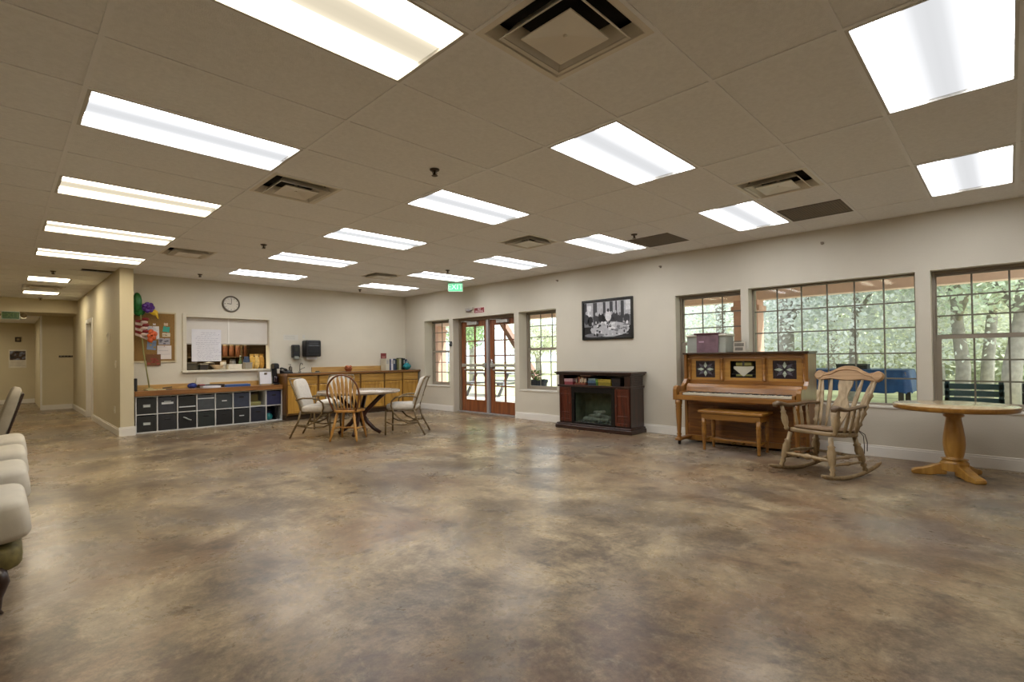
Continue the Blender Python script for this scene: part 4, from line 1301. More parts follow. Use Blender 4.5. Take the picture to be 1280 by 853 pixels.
# hoop back chair, local front is -y
HW_ = wood('hoop_wood', '#a06b2c', '#c9964c', .35, axis=2, scale=7)
HWL = wood('hoop_pale', '#c09054', '#e0b878', .35, axis=2, scale=7)
HD = wood('hoop_dark', '#5c3416', '#7a4a22', .35, axis=2, scale=7)
wc = thing('hoop_back_chair', 'wooden hoop back chair with its back to the camera at the dining table', 'chair', (3.66, 7.03, 0), rad(131))
outl = [(.21*math.copysign(abs(math.cos(q))**.75, math.cos(q)), .205*math.copysign(abs(math.sin(q))**.8, math.sin(q))) for q in [2*PI*i/28 for i in range(28)]]
b = B(); b.prism([(x*(1.04 if y < 0 else .95), y) for x, y in outl], .415, .45, 'z', smooth=True)
b.build('seat', HW_, wc, bevel=.010, seg=3)
LEGP = [(0, .012), (.12, .015), (.3, .021), (.5, .018), (.54, .022), (.58, .017), (.8, .021), (1, .016)]
for sx in (-1, 1):
    for sy, tx, ty, bx_, by_ in ((-1, .13, -.13, .19, -.20), (1, .12, .13, .20, .22)):
        B().turned((sx*bx_, by_, 0), (sx*tx, ty, .42), LEGP).build('leg', HW_, wc)
b = B()
SP = [(0, .008), (.5, .014), (1, .008)]
for sx in (-1, 1): b.turned((sx*.165, -.172, .17), (sx*.165, .178, .18), SP)
b.turned((-.165, 0, .175), (.165, 0, .175), SP)
b.build('stretcher', HW_, wc)
hoop = []
for i in range(25):
    q = PI*i/24
    x = -.235*math.cos(q)*(1 if True else 1)
    z = .70+.265*math.sin(q)
    hoop.append((x, .17+.10*((z-.45)/.5), z))
pts = [(-.165, .165, .44), (-.20, .175, .53), (-.226, .19, .62)] + hoop + [(.226, .19, .62), (.20, .175, .53), (.165, .165, .44)]
B().tube(pts, .0135, 8).build('hoop', HD, wc)
for k in range(7):
    u = (k-3)/3
    x0, x1 = u*.135, u*.19
    zt = .70+.265*math.sqrt(max(0, 1-(x1/.235)**2))
    p0, p1 = Vector((x0, .165, .445)), Vector((x1, .17+.10*((zt-.45)/.5), zt))
    P = [p0.lerp(p1, t_) for t_ in (0, .25, .4, .55, .8, 1)]
    B().tube(P, [.008, .009, .012, .026, .024, .009], 8, flat=(1, .3)).build('spindle', HWL, wc)

# cane framed upholstered armchairs, local front is -y
CANE = wood('cane', '#55452a', '#86704a', .45, axis=2, scale=10)
CREAM = mat('cream_fabric', '#cdc6ba', .9, var=.08, scale=24, bump=.25, bscale=220)
ac = thing('cane_armchair', 'cane framed armchair with cream cushions standing before the sink cabinet', 'chair', (3.53, 7.72, 0), rad(45), 'cream cushioned cane armchairs')
b = B(); b.cushion((0, -.01, .435), (.47, .48, .12), .32, n=28); b.build('seat', CREAM, ac)
M = Matrix.Translation((0, .25, .655)) @ Matrix.Rotation(rad(-17), 4, 'X')
b = B(); b.cushion((0, 0, 0), (.44, .075, .50), .30, n=28, M=M); b.build('backrest', CREAM, ac)
b = B()
for s in (-1, 1):
    b.tube([(s*.235, .36, .87), (s*.235, .30, .72), (s*.235, .225, .50), (s*.235, .20, .40)], .014)
b.tube([(-.235, .36, .87), (-.21, .385, .90), (.21, .385, .90), (.235, .36, .87)], .014)
b.tube([(-.24, -.24, .375), (.24, -.24, .375), (.24, .21, .375), (-.24, .21, .375)], .014, closed=True)
b.build('frame', CANE, ac)
for s in (-1, 1):
    B().tube([(s*.24, -.235, .375), (s*.245, -.24, .2), (s*.245, -.245, 0)], [.015, .015, .013]).build('leg', CANE, ac)
    B().tube([(s*.235, .20, .42), (s*.24, .24, .25), (s*.25, .32, .10), (s*.25, .37, 0)], [.015, .015, .015, .013]).build('leg', CANE, ac)
    B().tube([(s*.245, .27, .58), (s*.262, .16, .607), (s*.268, .02, .607), (s*.268, -.08, .585), (s*.268, -.14, .53), (s*.262, -.15, .46), (s*.255, -.12, .36), (s*.25, -.02, .25), (s*.245, .10, .19), (s*.245, .26, .20)], .0135).build('arm', CANE, ac)
    B().tube([(s*.245, -.24, .21), (s*.245, -.15, .17), (s*.245, .05, .155), (s*.245, .25, .19)], .011).build('stretcher', CANE, ac)
dup(ac, (4.57, 6.95, 0), rad(-135), 'cane framed armchair with cream cushions on the window side of the dining table', 'cream cushioned cane armchairs')
dup(ac, (4.13, 8.48, 0), rad(-48), 'cane framed armchair with cream cushions behind the table, hidden by the hoop back chair', 'cream cushioned cane armchairs')

# ================================================================== electric fireplace, local front is -y
FW = wood('cherry_dark', '#1f0d07', '#3a1a0e', .3, axis=2, scale=6, coat=.4)
FWH = wood('cherry_dark_h', '#1f0d07', '#37190e', .3, axis=0, scale=6, coat=.4)
FRD = wood('cherry_door', '#3a160c', '#672a14', .3, axis=2, scale=8, coat=.4)
fp = thing('electric_fireplace', 'dark cherry cabinet with an electric fireplace and an open upper shelf', 'fireplace', (7.035, 4.755, 0), rad(-90))
D = .40
hw = .685
b = B()
b.box((-hw-.045, -D-.05, 0), (hw+.045, 0, .065)).box((-hw-.03, -D-.035, .065), (hw+.03, 0, .09))
b.build('plinth', FWH, fp, bevel=.010)
b = B()
b.box((-hw, -D+.02, .09), (-hw+.03, 0, .71)).box((hw-.03, -D+.02, .09), (hw, 0, .71)).box((-hw+.03, -.02, .09), (hw-.03, 0, .88))
b.box((-hw+.03, -D+.02, .09), (-.37, -.02, .12)).box((.37, -D+.02, .09), (hw-.03, -.02, .12)).box((-.40, -D+.02, .09), (-.37, -.02, .68)).box((.37, -D+.02, .09), (.40, -.02, .68))
b.build('body', FW, fp, bevel=.003)
b = B(); b.box((-hw-.02, -D-.01, .69), (hw+.02, 0, .72)); b.build('shelf_board', FWH, fp, bevel=.005)
for s in (-1, 1):
    B().box((s*hw, -D+.01, .72), (s*(hw-.10), -.02, .885)).build('shelf_cheek', FW, fp, bevel=.003)
b = B()
for k in range(4):
    b.box((hw-.001, -D+.03, .735+k*.036), (hw+.008, -.03, .755+k*.036))
b.build('reeded_side', FWH, fp, bevel=.003)
b = B(); b.box((-hw-.035, -D-.03, .885), (hw+.035, 0, .91)).box((-hw-.055, -D-.05, .91), (hw+.055, .01, .94)); b.build('top', FWH, fp, bevel=.008)
def fdoor(x0, x1, kn):
    b = B()
    y0, y1 = -D, -D+.02
    s = .035
    b.box((x0, y0, .115), (x0+s, y1, .68)).box((x1-s, y0, .115), (x1, y1, .68)).box((x0+s, y0, .115), (x1-s, y1, .16)).box((x0+s, y0, .645), (x1-s, y1, .68))
    b.box((x0+s, y0+.003, .25), (x1-s, y1, .27)).box((x0+s, y0+.003, .555), (x1-s, y1, .575))
    d = b.build('door', FRD, fp, bevel=.004)
    p = B().box((x0+s, y0+.010, .16), (x1-s, y1, .645))
    xm, w = (x0+x1)/2, (x1-x0-2*s)
    for k in range(5): p.box((x0+s+w*(k+.35)/5, y0+.006, .275), (x0+s+w*(k+.65)/5, y0+.012, .55))
    for z0 in (.165, .58):
        for k in range(3):
            p.box((x0+s+.012, y0+.006, z0+.006+k*.022), (x1-s-.012, y0+.012, z0+.016+k*.022))
    p.build('door_panel', FRD, d)
    B().ball((kn, y0-.012, .42), .011, 10).build('knob', mat('knob_dark', '#4a3420', .3, .5), d)
fdoor(-hw+.012, -.42, -.45)
fdoor(.42, hw-.012, .45)
b = B()
b.box((-.42, -D-.002, .09), (-.355, -D+.03, .69)).box((.355, -D-.002, .09), (.42, -D+.03, .69)).box((-.355, -D-.002, .60), (.355, -D+.03, .69)).box((-.355, -D-.002, .09), (.355, -D+.03, .125))
b.build('firebox_surround', mat('firebox_black', '#0c0b0d', .25), fp, bevel=.003)
fb = B()
fb.box((-.37, -D+.30, .10), (.37, -D+.31, .66)).box((-.37, -D+.03, .10), (.37, -D+.30, .118)).box((-.37, -D+.03, .10), (-.36, -D+.30, .66)).box((.36, -D+.03, .10), (.37, -D+.30, .66)).box((-.37, -D+.03, .65), (.37, -D+.30, .66))
fb = fb.build('firebox', mat('firebox_brick', '#666a5a', .8, var=.25, scale=12), fp)
b = B()
for (x0, y0, z0, x1, y1, z1, r) in ((-.26, -D+.13, .165, .24, -D+.15, .17, .04), (-.20, -D+.20, .20, .10, -D+.10, .245, .036), (.22, -D+.20, .19, -.02, -D+.12, .26, .034), (-.08, -D+.16, .27, .14, -D+.14, .30, .03)):
    b.turned((x0, y0, z0), (x1, y1, z1), [(0, r*.8), (.1, r), (.5, r*.92), (.9, r), (1, r*.7)], 10)
b.build('log', mat('ash_log', '#8a8a86', .9, var=.35, scale=25, bump=.5, bscale=60), fp)
b = B()
pr = random.Random(2)
for k in range(60):
    b.ball((pr.uniform(-.31, .31), -D+pr.uniform(.06, .24), .122+pr.uniform(0, .02)), pr.uniform(.012, .026), 7)
tag(b.build('embers', mat('ember', '#5a5a5c', .8, var=.4, scale=40), fp), kind='stuff')
B().box((-.355, -D+.008, .125), (.355, -D+.012, .60)).build('glass_front', glass_mat('fire_glass', (.80, .84, .80)), fp)
# things in the open shelf of the fireplace
def on_shelf(x, y): return (7.035+y, 4.755-x, .7205)
def fbox(name, label, x, w, d, h, c1, c2, cat='box', y=-.36, z=0, group='games and books on the fireplace shelf'):
    lx, ly, lz = on_shelf(x, y)
    t = thing(name, label, cat, (lx, ly, lz+z), rad(-90), group)
    B().box((-w/2, 0, 0), (w/2, d, h*.55)).build('body', mat('game_'+c1[1:], c1, .55, var=.2, scale=30), t, bevel=.002)
    B().box((-w/2-.003, -.003, h*.5), (w/2+.003, d+.003, h)).build('lid', mat('game_'+c2[1:], c2, .5, var=.2, scale=30), t, bevel=.002)
fbox('game_box', 'pink and white flat game box at the window end of the fireplace shelf', -.49, .17, .28, .10, '#8a3a42', '#b9949a', y=-.38)
fbox('game_box', 'thin red box under the colourful spines on the fireplace shelf', -.27, .22, .26, .028, '#6a2a20', '#8a4a38')
pr = random.Random(8)
x = -.365
for k, (c, l) in enumerate((('#a5764e', 'tan'), ('#4b2a2a', 'maroon'), ('#c08a5a', 'light orange'), ('#7b4a36', 'rust'), ('#caa07a', 'peach'), ('#53302a', 'chestnut'), ('#b0805c', 'copper'), ('#3b2622', 'black brown'))):
    lx, ly, lz = on_shelf(x+.015, -.35)
    h = .082+.012*(k % 3)
    t = thing('game_case', f'{l} case standing in the row on the fireplace shelf', 'game case', (lx, ly, lz+.0285), rad(-90), 'cases on the fireplace shelf')
    B().box((-.012, 0, 0), (.012, .15, h)).build('case', mat('case_'+c[1:], c, .45), t, bevel=.002)
    B().box((-.009, -.0015, h*.2), (.009, .001, h*.8)).build('spine_label', mat('spine_'+c[1:], pr.choice(['#d9c3a0', '#e0d6c4', '#2b2b33', '#b34a32']), .5), t)
    x += .0275
fbox('game_box', 'pale patterned flat box lying on top of the case row on the fireplace shelf', -.17, .2, .2, .028, '#8b6a5c', '#b09a92', z=.136, y=-.34)
fbox('game_box', 'blue grey game box in the middle of the fireplace shelf', -.035, .15, .24, .075, '#1f2a3c', '#53708a')
fbox('game_box', 'light blue box on the blue grey game box', -.035, .13, .20, .035, '#6f8a92', '#8fa6ac', z=.0755)
fbox('game_box', 'narrow bright green box beside the yellow box on the fireplace shelf', .062, .028, .22, .10, '#3f6a1f', '#6f9a3a')
fbox('game_box', 'yellow game box on the fireplace shelf', .205, .235, .26, .105, '#8a7a22', '#b3a03c')
fbox('game_box', 'black case at the piano end of the fireplace shelf', .42, .15, .24, .12, '#150c0b', '#1c0f0d')
# ================================================================== player piano, local front is -y
PK = wood('piano_oak', '#74491c', '#9c6c30', .3, axis=0, scale=6, coat=.4)
PKV = wood('piano_oak_v', '#74491c', '#946628', .3, axis=2, scale=6, coat=.4)
PKL = wood('piano_panel', '#8a5f26', '#b0823c', .3, axis=0, scale=6, coat=.4)
PDK = mat('piano_black', '#17120e', .3)
pn = thing('upright_piano', 'oak upright player piano with stained glass panels under the windows', 'piano', (7.02, 2.455, 0), rad(-90))
hw = .765
b = B()
b.box((-hw, -.36, .03), (-hw+.035, 0, 1.195)).box((hw-.035, -.36, .03), (hw, 0, 1.195)).box((-hw+.035, -.02, .03), (hw-.035, 0, 1.195))
b.box((-hw+.035, -.36, .03), (hw-.035, -.02, .10)).box((-hw+.035, -.34, .60), (hw-.035, -.02, .66))
b.build('case', PKV, pn, bevel=.004)
b = B(); b.box((-hw-.012, -.375, 1.195), (hw+.012, .01, 1.22)); b.build('lid', mat('piano_lid', '#3a2510', .3, coat=.4), pn, bevel=.005)
# lower panel and pedals
b = B()
b.box((-hw+.035, -.345, .10), (hw-.035, -.33, .60))
b.build('lower_panel', wood('piano_lower', '#6d4016', '#94602a', .35, axis=0), pn)
b = B()
for s in (-1, 1): b.box((s*.70, -.352, .13), (s*.36, -.344, .52))
b.box((-.30, -.352, .13), (.30, -.344, .52))
b.build('panel_field', wood('piano_field', '#5d3512', '#86561f', .35, axis=0), pn, bevel=.006)
for k in (-.07, .05):
    B().tube([(k, -.33, .07), (k, -.42, .07), (k, -.46, .055)], [.010, .012, .022], 8, flat=(1, .5)).build('pedal', mat('brass', '#b9954e', .25, .9), pn)
# upper front: three framed panels
fy = -.30
b = B()
b.box((-hw+.035, fy, .80), (hw-.035, fy+.02, .84)).box((-hw+.035, fy, 1.15), (hw-.035, fy+.02, 1.195))
PX = [(-.70, -.285), (-.245, .245), (.285, .70)]
for x0, x1 in ((-hw+.035, -.70), (-.285, -.245), (.245, .285), (.70, hw-.035)): b.box((x0, fy, .84), (x1, fy+.02, 1.15))
b.build('front_frame', PK, pn, bevel=.003)
b = B()
for x in (-.265, .265, -.715, .715):
    b.turned((x, fy-.008, .845), (x, fy-.008, 1.145), [(0, .020), (.06, .024), (.1, .015), (.5, .019), (.9, .015), (.94, .024), (1, .020)], 10)
b.build('half_column', PK, pn)
def inset(x0, x1, wx, wz, name='inset_panel'):
    c = (x0+x1)/2
    y0, y1 = fy+.004, fy+.014
    b = B()
    b.box((x0, y0, .84), (c-wx, y1, 1.15)).box((c+wx, y0, .84), (x1, y1, 1.15)).box((c-wx, y0, .84), (c+wx, y1, .995-wz)).box((c-wx, y0, .995+wz), (c+wx, y1, 1.15))
    o = b.build(name, PKL, pn, bevel=.002)
    m = B()
    e = .016
    m.box((x0, y0-.008, .84), (x0+e, y0, 1.15)).box((x1-e, y0-.008, .84), (x1, y0, 1.15)).box((x0+e, y0-.008, .84), (x1-e, y0, .84+e)).box((x0+e, y0-.008, 1.15-e), (x1-e, y0, 1.15))
    m.build('moulding', PK, o, bevel=.003)
    return c
GD = mat('stained_dark', '#241a22', .15)
GW = mat('stained_white', '#b9c4b4', .15, var=.1)
GG = mat('stained_grey', '#5a5561', .15, var=.2, scale=20)
LEAD = mat('lead', '#4a4846', .4, .5)
for (x0, x1) in (PX[0], PX[2]):
    c = inset(x0, x1, .132, .112)
    y = fy+.010
    b = B()
    b.box((c-.132, y, .883), (c+.132, y+.004, 1.107), 0)
    for k in range(4):
        a = k*PI/2
        def p(r, q): return (c+r*1.15*math.cos(a+q)*1.15, y-.001, .995+r*1.1*math.sin(a+q))
        b.add([p(.014, 0), p(.05, -.42), p(.088, 0), p(.05, .42)], [(0, 1, 2, 3)], 1)
        b.add([p(.02, .78), p(.06, .5), p(.098, .78), p(.06, 1.06)], [(0, 1, 2, 3)], 2)
    b.ball((c, y-.001, .995), (.016, .004, .016), 10, 0)
    g_ = b.build('stained_glass', [GD, GW, GG], pn)
    b = B()
    for k in range(4):
        a = k*PI/2
        b.tube([(c, y-.002, .995), (c+.05*math.cos(a+.42)*1.1, y-.002, .995+.05*math.sin(a+.42)), (c+.088*math.cos(a)*1.1, y-.002, .995+.088*math.sin(a)), (c+.05*math.cos(a-.42)*1.1, y-.002, .995+.05*math.sin(a-.42)), (c, y-.002, .995)], .0022, 5)
    for k in range(24):
        pass
    b.tube([(c+.105*math.cos(2*PI*k/20), y-.002, .995+.062*math.sin(2*PI*k/20)) for k in range(20)], .002, 5, closed=True)
    b.build('leading', LEAD, g_)
c = inset(-.245, .245, .160, .108)
y = fy+.010
# open roll compartment in the middle panel
b = B()
b.box((-.160, fy+.10, .893), (.160, fy+.105, 1.103)).box((-.165, fy+.014, .885), (.165, fy+.10, .893)).box((-.165, fy+.014, 1.103), (.165, fy+.10, 1.103)).box((-.168, fy+.014, .893), (-.160, fy+.10, 1.103)).box((.160, fy+.014, .893), (.168, fy+.10, 1.103))
rc = b.build('roll_compartment', PDK, pn)
B().cyl((-.10, fy+.05, .915), (.10, fy+.05, .915), .014, n=12).build('take_up_spool', mat('roll_olive', '#8f8a4a', .5), pn)
b = B(); b.cyl((-.095, fy+.055, 1.06), (.10, fy+.055, 1.06), .028, n=16)
b.build('music_roll', mat('roll_olive', '#8f8a4a', .5), pn)
b = B()
b.add([(-.125, fy+.03, 1.035), (.13, fy+.03, 1.035), (.125, fy+.03, 1.005), (.06, fy+.028, .955), (0, fy+.026, .900), (-.065, fy+.028, .955), (-.125, fy+.03, 1.005)], [tuple(range(7))])
b.build('roll_paper', mat('roll_paper', '#bdb9a6', .7), pn)
for s in (-1, 1):
    B().box((s*.06, fy+.03, .93), (s*.160, fy+.034, .937)).build('guide_rod', LEAD, pn)
    B().box((s*.05, fy+.03, .965), (s*.13, fy+.034, .970)).build('guide_rod', LEAD, pn)
b = B()
b.box((-.012, fy+.02, 1.04), (.012, fy+.03, 1.103)); b.build('tracker_bar', LEAD, pn)
# key bed
b = B()
b.box((-hw+.02, -.665, .595), (hw-.02, -.30, .645)).box((-hw+.02, -.68, .60), (hw-.02, -.655, .662))
b.prism([(-.45, .585), (.30, .585), (.24, .60), (-.40, .60)], -.662, -.64, 'y')
b.build('key_bed', PK, pn, bevel=.004)
b = B(); b.prism([(-.44, .695), (-.42, .76), (-.38, .80), (-.30, .80), (-.30, .645), (-.44, .645)], -hw+.06, hw-.06, 'x'); b.build('fallboard', PK, pn, bevel=.003)
b = B()
NK = 52
for k in range(NK):
    x0 = -.66+1.32*k/NK
    b.box((x0+.0006, -.625, .665), (x0+1.32/NK-.0006, -.45, .692))
b.build('white_keys', mat('ivory', '#cfc8b4', .3), pn)
b = B()
for k in range(NK-1):
    if k % 7 in (0, 2, 3, 5, 6):
        x = -.66+1.32*(k+1)/NK
        b.box((x-.006, -.56, .692), (x+.006, -.45, .702))
b.build('black_keys', PDK, pn)
b = B()
for s in (-1, 1): b.box((s*.70, -.65, .645), (s*.665, -.42, .705))
b.build('key_block', PK, pn, bevel=.004)
for s in (-1, 1):
    prof = [(-.685, .595), (-.685, .735), (-.665, .77), (-.62, .785), (-.55, .775), (-.46, .775), (-.40, .81), (-.345, .875), (-.30, .90), (-.30, .595)]
    B().prism(prof, s*(hw+.008), s*(hw-.045), 'x').build('arm', PKV, pn, bevel=.006)
    B().turned((s*.715, -.635, .085), (s*.715, -.635, .595), [(0, .030), (.03, .034), (.06, .022), (.10, .032), (.14, .022), (.18, .026), (.75, .040), (.80, .036), (.82, .044), (.86, .036), (.90, .046), (1, .046)], 14).build('leg', PKV, pn)
    b = B(); b.box((s*.755, -.68, .055), (s*.675, -.33, .09)); b.build('toe_block', PKV, pn, bevel=.008)
    b = B(); b.cyl((s*.715-.012, -.63, .026), (s*.715+.012, -.63, .026), .026, n=16); b.box((s*.715-.016, -.645, .03), (s*.715+.016, -.615, .056))
    b.build('caster', mat('caster_dark', '#231a12', .4, .4), pn)
    b = B(); b.cyl((s*.70-.012, -.10, .016), (s*.70+.012, -.10, .016), .016, n=12); b.build('caster', mat('caster_dark', '#231a12'), pn)
# piano bench
PB = wood('bench_oak', '#7a4f1e', '#a3732f', .3, axis=0, scale=6, coat=.4)
bn = thing('piano_bench', 'oak piano bench with turned legs pulled up to the piano', 'bench', (6.36, 2.43, 0), rad(-90))
B().box((-.385, -.19, .465), (.385, .19, .495)).build('seat', PB, bn, bevel=.006)
b = B(); b.box((-.35, -.16, .385), (.35, -.14, .465)).box((-.35, .14, .385), (.35, .16, .465)).box((-.35, -.14, .385), (-.33, .14, .465)).box((.33, -.14, .385), (.35, .14, .465))
b.box((-.33, -.14, .385), (.33, .14, .392)); b.build('apron', PB, bn, bevel=.003)
LP = [(0, .016), (.03, .020), (.06, .014), (.1, .018), (.55, .026), (.72, .030), (.76, .022), (.80, .032), (.84, .026), (1, .030)]
for sx in (-1, 1):
    for sy in (-1, 1):
        B().turned((sx*.325, sy*.14, 0), (sx*.325, sy*.14, .40), LP).build('leg', PB, bn)
b = B()
for sx in (-1, 1): b.box((sx*.325-.015, -.14, .115), (sx*.325+.015, .14, .14))
b.box((-.31, -.02, .113), (.31, .02, .138)); b.build('stretcher', PB, bn, bevel=.003)
# things on the piano
PZ = 1.2205
t = thing('storage_tub', 'clear plastic tub with a purple lid and contents on top of the piano', 'storage tub', (6.85, 2.93, PZ), rad(-90))
CLR = mat('tub_plastic', '#c9cbc0', .25, trans=.5)
b = B()
for lo, hi in (((-.26, -.13, 0), (.26, .13, .008)), ((-.265, -.135, 0), (-.258, .135, .24)), ((.258, -.135, 0), (.265, .135, .24)), ((-.258, -.135, 0), (.258, -.128, .24)), ((-.258, .128, 0), (.258, .135, .24))): b.box(lo, hi)
b.build('tub', CLR, t, bevel=.004)
b = B(); b.box((-.28, -.15, .215), (.28, .15, .245)); b.build('rim', mat('tub_rim', '#c8c6b6', .35), t, bevel=.010)
b = B(); b.box((-.16, -.17, .245), (.17, .15, .262)); b.build('lid', mat('tub_lid', '#5d2f38', .5), t, bevel=.006)
b = B(); b.prism([(-.12, .0), (.17, .0), (.18, .245), (-.12, .245)], -.152, -.140, 'y'); o = b.build('paper_panel', mat('tub_purple', '#6a5058', .6, var=.25, scale=10), t)
b = B(); b.box((-.09, -.1535, .135), (-.02, -.152, .155)); b.build('label', mat('tub_label', '#b08fa0', .5), o)
pr = random.Random(11)
b = B()
for k in range(16): b.ball((pr.uniform(-.23, -.14), pr.uniform(-.10, -.05), .03+.012*k), (.04, .03, .025), 8)
b.build('contents', mat('tub_fabric', '#8a8598', .8, var=.5, scale=25), t)
b = B(); b.box((-.12, -.10, .01), (.22, .10, .20)); b.build('inner_box', mat('tub_inner', '#a39a90', .7), t, bevel=.01)
t = thing('photo_stand', 'small grey framed photo standing on the piano beside the tub', 'picture', (6.84, 2.54, PZ), rad(-90))
M = Matrix.Rotation(rad(-8), 4, 'X')
b = B(); b.M = M; b.box((-.075, -.008, .0), (.075, 0, .13)); b.build('frame', mat('photo_grey', '#b7ab9a', .4), t, bevel=.003)
b = B(); b.M = M; b.box((-.06, -.011, .075), (.06, -.007, .118)); b.box((-.05, -.011, .02), (.05, -.007, .06)); b.build('picture', mat('photo_dark', '#6a6357', .4, var=.3, scale=20), t)
b = B(); b.cbox((0, .04, .05), (.03, .005, .11), rx=rad(25)); b.build('strut', mat('photo_grey', '#b7ab9a'), t)

# ================================================================== rocking chair, local front is -y
RK = wood('rocker_wood', '#85704f', '#ac9571', .45, axis=2, scale=8, coat=.1)
RKX = wood('rocker_wood_x', '#776345', '#9f8864', .45, axis=0, scale=8, coat=.1)
RKD = wood('rocker_dark', '#5a4630', '#7b6346', .45, axis=1, scale=8, coat=.1)
rk = thing('rocking_chair', 'wooden spindle back rocking chair with a carved crest beside the piano', 'rocking chair', (5.71, 1.335, 0), rad(-111.5))
rk.scale = (.965, .965, .965)
def rz_(y): return .0+ (y*y)/(2*1.5)
for s in (-1, 1):
    pts = [(s*(.27-.012*(y/.4)), y, rz_(y)+.022) for y in [-.43+.95*i/18 for i in range(19)]]
    B().tube(pts, [.012]+[.022]*17+[.012], 8, flat=(.75, 1)).build('rocker', RKX, rk)
LG = [(0, .018), (.06, .026), (.12, .017), (.18, .030), (.24, .018), (.30, .030), (.6, .040), (.72, .028), (.76, .038), (.80, .022), (1, .022)]
for s in (-1, 1):
    B().turned((s*.275, -.26, rz_(.26)+.03), (s*.215, -.19, .415), LG).build('leg', RK, rk)
    B().turned((s*.262, .26, rz_(.26)+.03), (s*.20, .19, .40), LG).build('leg', RK, rk)
FS = [(0, .012), (.1, .014), (.2, .022), (.26, .014), (.32, .020), (.42, .016), (.46, .028), (.5, .032), (.54, .028), (.58, .016), (.68, .020), (.74, .014), (.8, .022), (.9, .014), (1, .012)]
B().turned((-.25, -.235, .20), (.25, -.235, .20), FS).build('stretcher', RK, rk)
for s in (-1, 1):
    for z in (.155, .22):
        B().turned((s*.25, -.235, z), (s*.245, .235, z-.01), [(0, .011), (.4, .015), (.5, .022), (.6, .015), (1, .011)]).build('stretcher', RK, rk)
B().turned((-.235, .235, .19), (.235, .235, .19), [(0, .011), (.5, .017), (1, .011)]).build('stretcher', RK, rk)
so = [(.275*math.copysign(abs(math.cos(q))**.55, math.cos(q)), .255*math.copysign(abs(math.sin(q))**.6, math.sin(q))) for q in [2*PI*i/32 for i in range(32)]]
b = B(); b.M = Matrix.Rotation(rad(-5), 4, 'X')
b.prism([(x*(1.03 if y < 0 else .9), y) for x, y in so], .405, .445, 'z', smooth=True)
b.build('seat', RKX, rk, bevel=.012, seg=3)
b = B(); b.M = Matrix.Rotation(rad(-5), 4, 'X')
b.cushion((0, .0, .462), (.46, .44, .045), .4, n=28)
cu_ = b.build('seat_pad', mat('pad_brown', '#7a6248', .8, var=.15, scale=30), rk)
B().tube([(.20, .25, .455), (.24, .27, .40), (.235, .29, .30), (.24, .28, .22)], .004, 6).tube([(.20, .25, .455), (.26, .26, .42), (.27, .28, .34), (.262, .29, .25)], .004, 6).build('tie', mat('tie_dark', '#3b2c22', .8), cu_)
# back: posts lean back
def bk(x, z): return (x*(1+.45*(z-.44)), .20+.40*(z-.44), z)
PST = [(0, .015), (.12, .017), (.16, .030), (.2, .016), (.3, .022), (.36, .032), (.40, .017), (.48, .029), (.52, .016), (.62, .022), (.68, .031), (.72, .016), (1, .015)]
for s in (-1, 1):
    B().turned(bk(s*.215, .43), bk(s*.235, .985), PST).build('back_post', RK, rk)
ctop = [(-.345, .96), (-.35, 1.0), (-.335, 1.035), (-.30, 1.045), (-.26, 1.03), (-.22, 1.02), (-.16, 1.045), (-.09, 1.085), (-.04, 1.10), (.04, 1.10), (.09, 1.085), (.16, 1.045), (.22, 1.02), (.26, 1.03), (.30, 1.045), (.335, 1.035), (.35, 1.0), (.345, .96),
        (.31, .935), (.25, .94), (.16, .955), (.08, .945), (0, .94), (-.08, .945), (-.16, .955), (-.25, .94), (-.31, .935)]
b = B()
yb_ = .20+.40*(1.0-.44)
b.M = Matrix.Translation((0, yb_, 1.0)) @ Matrix.Rotation(rad(-21), 4, 'X') @ Matrix.Translation((0, 0, -1.0))
b.prism(ctop, -.016, .016, 'y')
for s in (-1, 1):
    b.lathe([(.045, -.022), (.05, -.016), (.05, .016), (.045, .022)], M=Matrix.Translation((s*.305, 0, .995)) @ Matrix.Rotation(PI/2, 4, 'X'), n=18)
    b.tube([(s*.26, -.018, .985), (s*.18, -.020, 1.0), (s*.10, -.020, 1.045), (0, -.020, 1.06)], .006, 6)
b.build('crest', wood('crest_wood', '#8f6c44', '#b18d62', .45, axis=0, scale=8, coat=.1), rk, bevel=.004)
b = B()
b.M = Matrix.Translation((0, .20, .44)) @ Matrix.Rotation(rad(-21.8), 4, 'X')
sp_ = [(-.045, 0), (-.05, .06), (-.085, .16), (-.095, .23), (-.075, .30), (-.05, .36), (-.055, .42), (-.075, .48), (-.075, .545), (.075, .545), (.075, .48), (.055, .42), (.05, .36), (.075, .30), (.095, .23), (.085, .16), (.05, .06), (.045, 0)]
b.prism(sp_, -.007, .007, 'y')
b.build('splat', RK, rk, bevel=.003)
for s in (-1, 1):
    for k in (1, 2):
        x0 = .045+.075*k
        P = [Vector(bk(s*(x0*.85+(x0*.25)*t_), .445+.52*t_)) for t_ in (0, .2, .4, .6, .8, 1)]
        B().tube(P, [.011, .016, .021, .026, .022, .012], 8, flat=(1, .4)).build('slat', RK, rk)
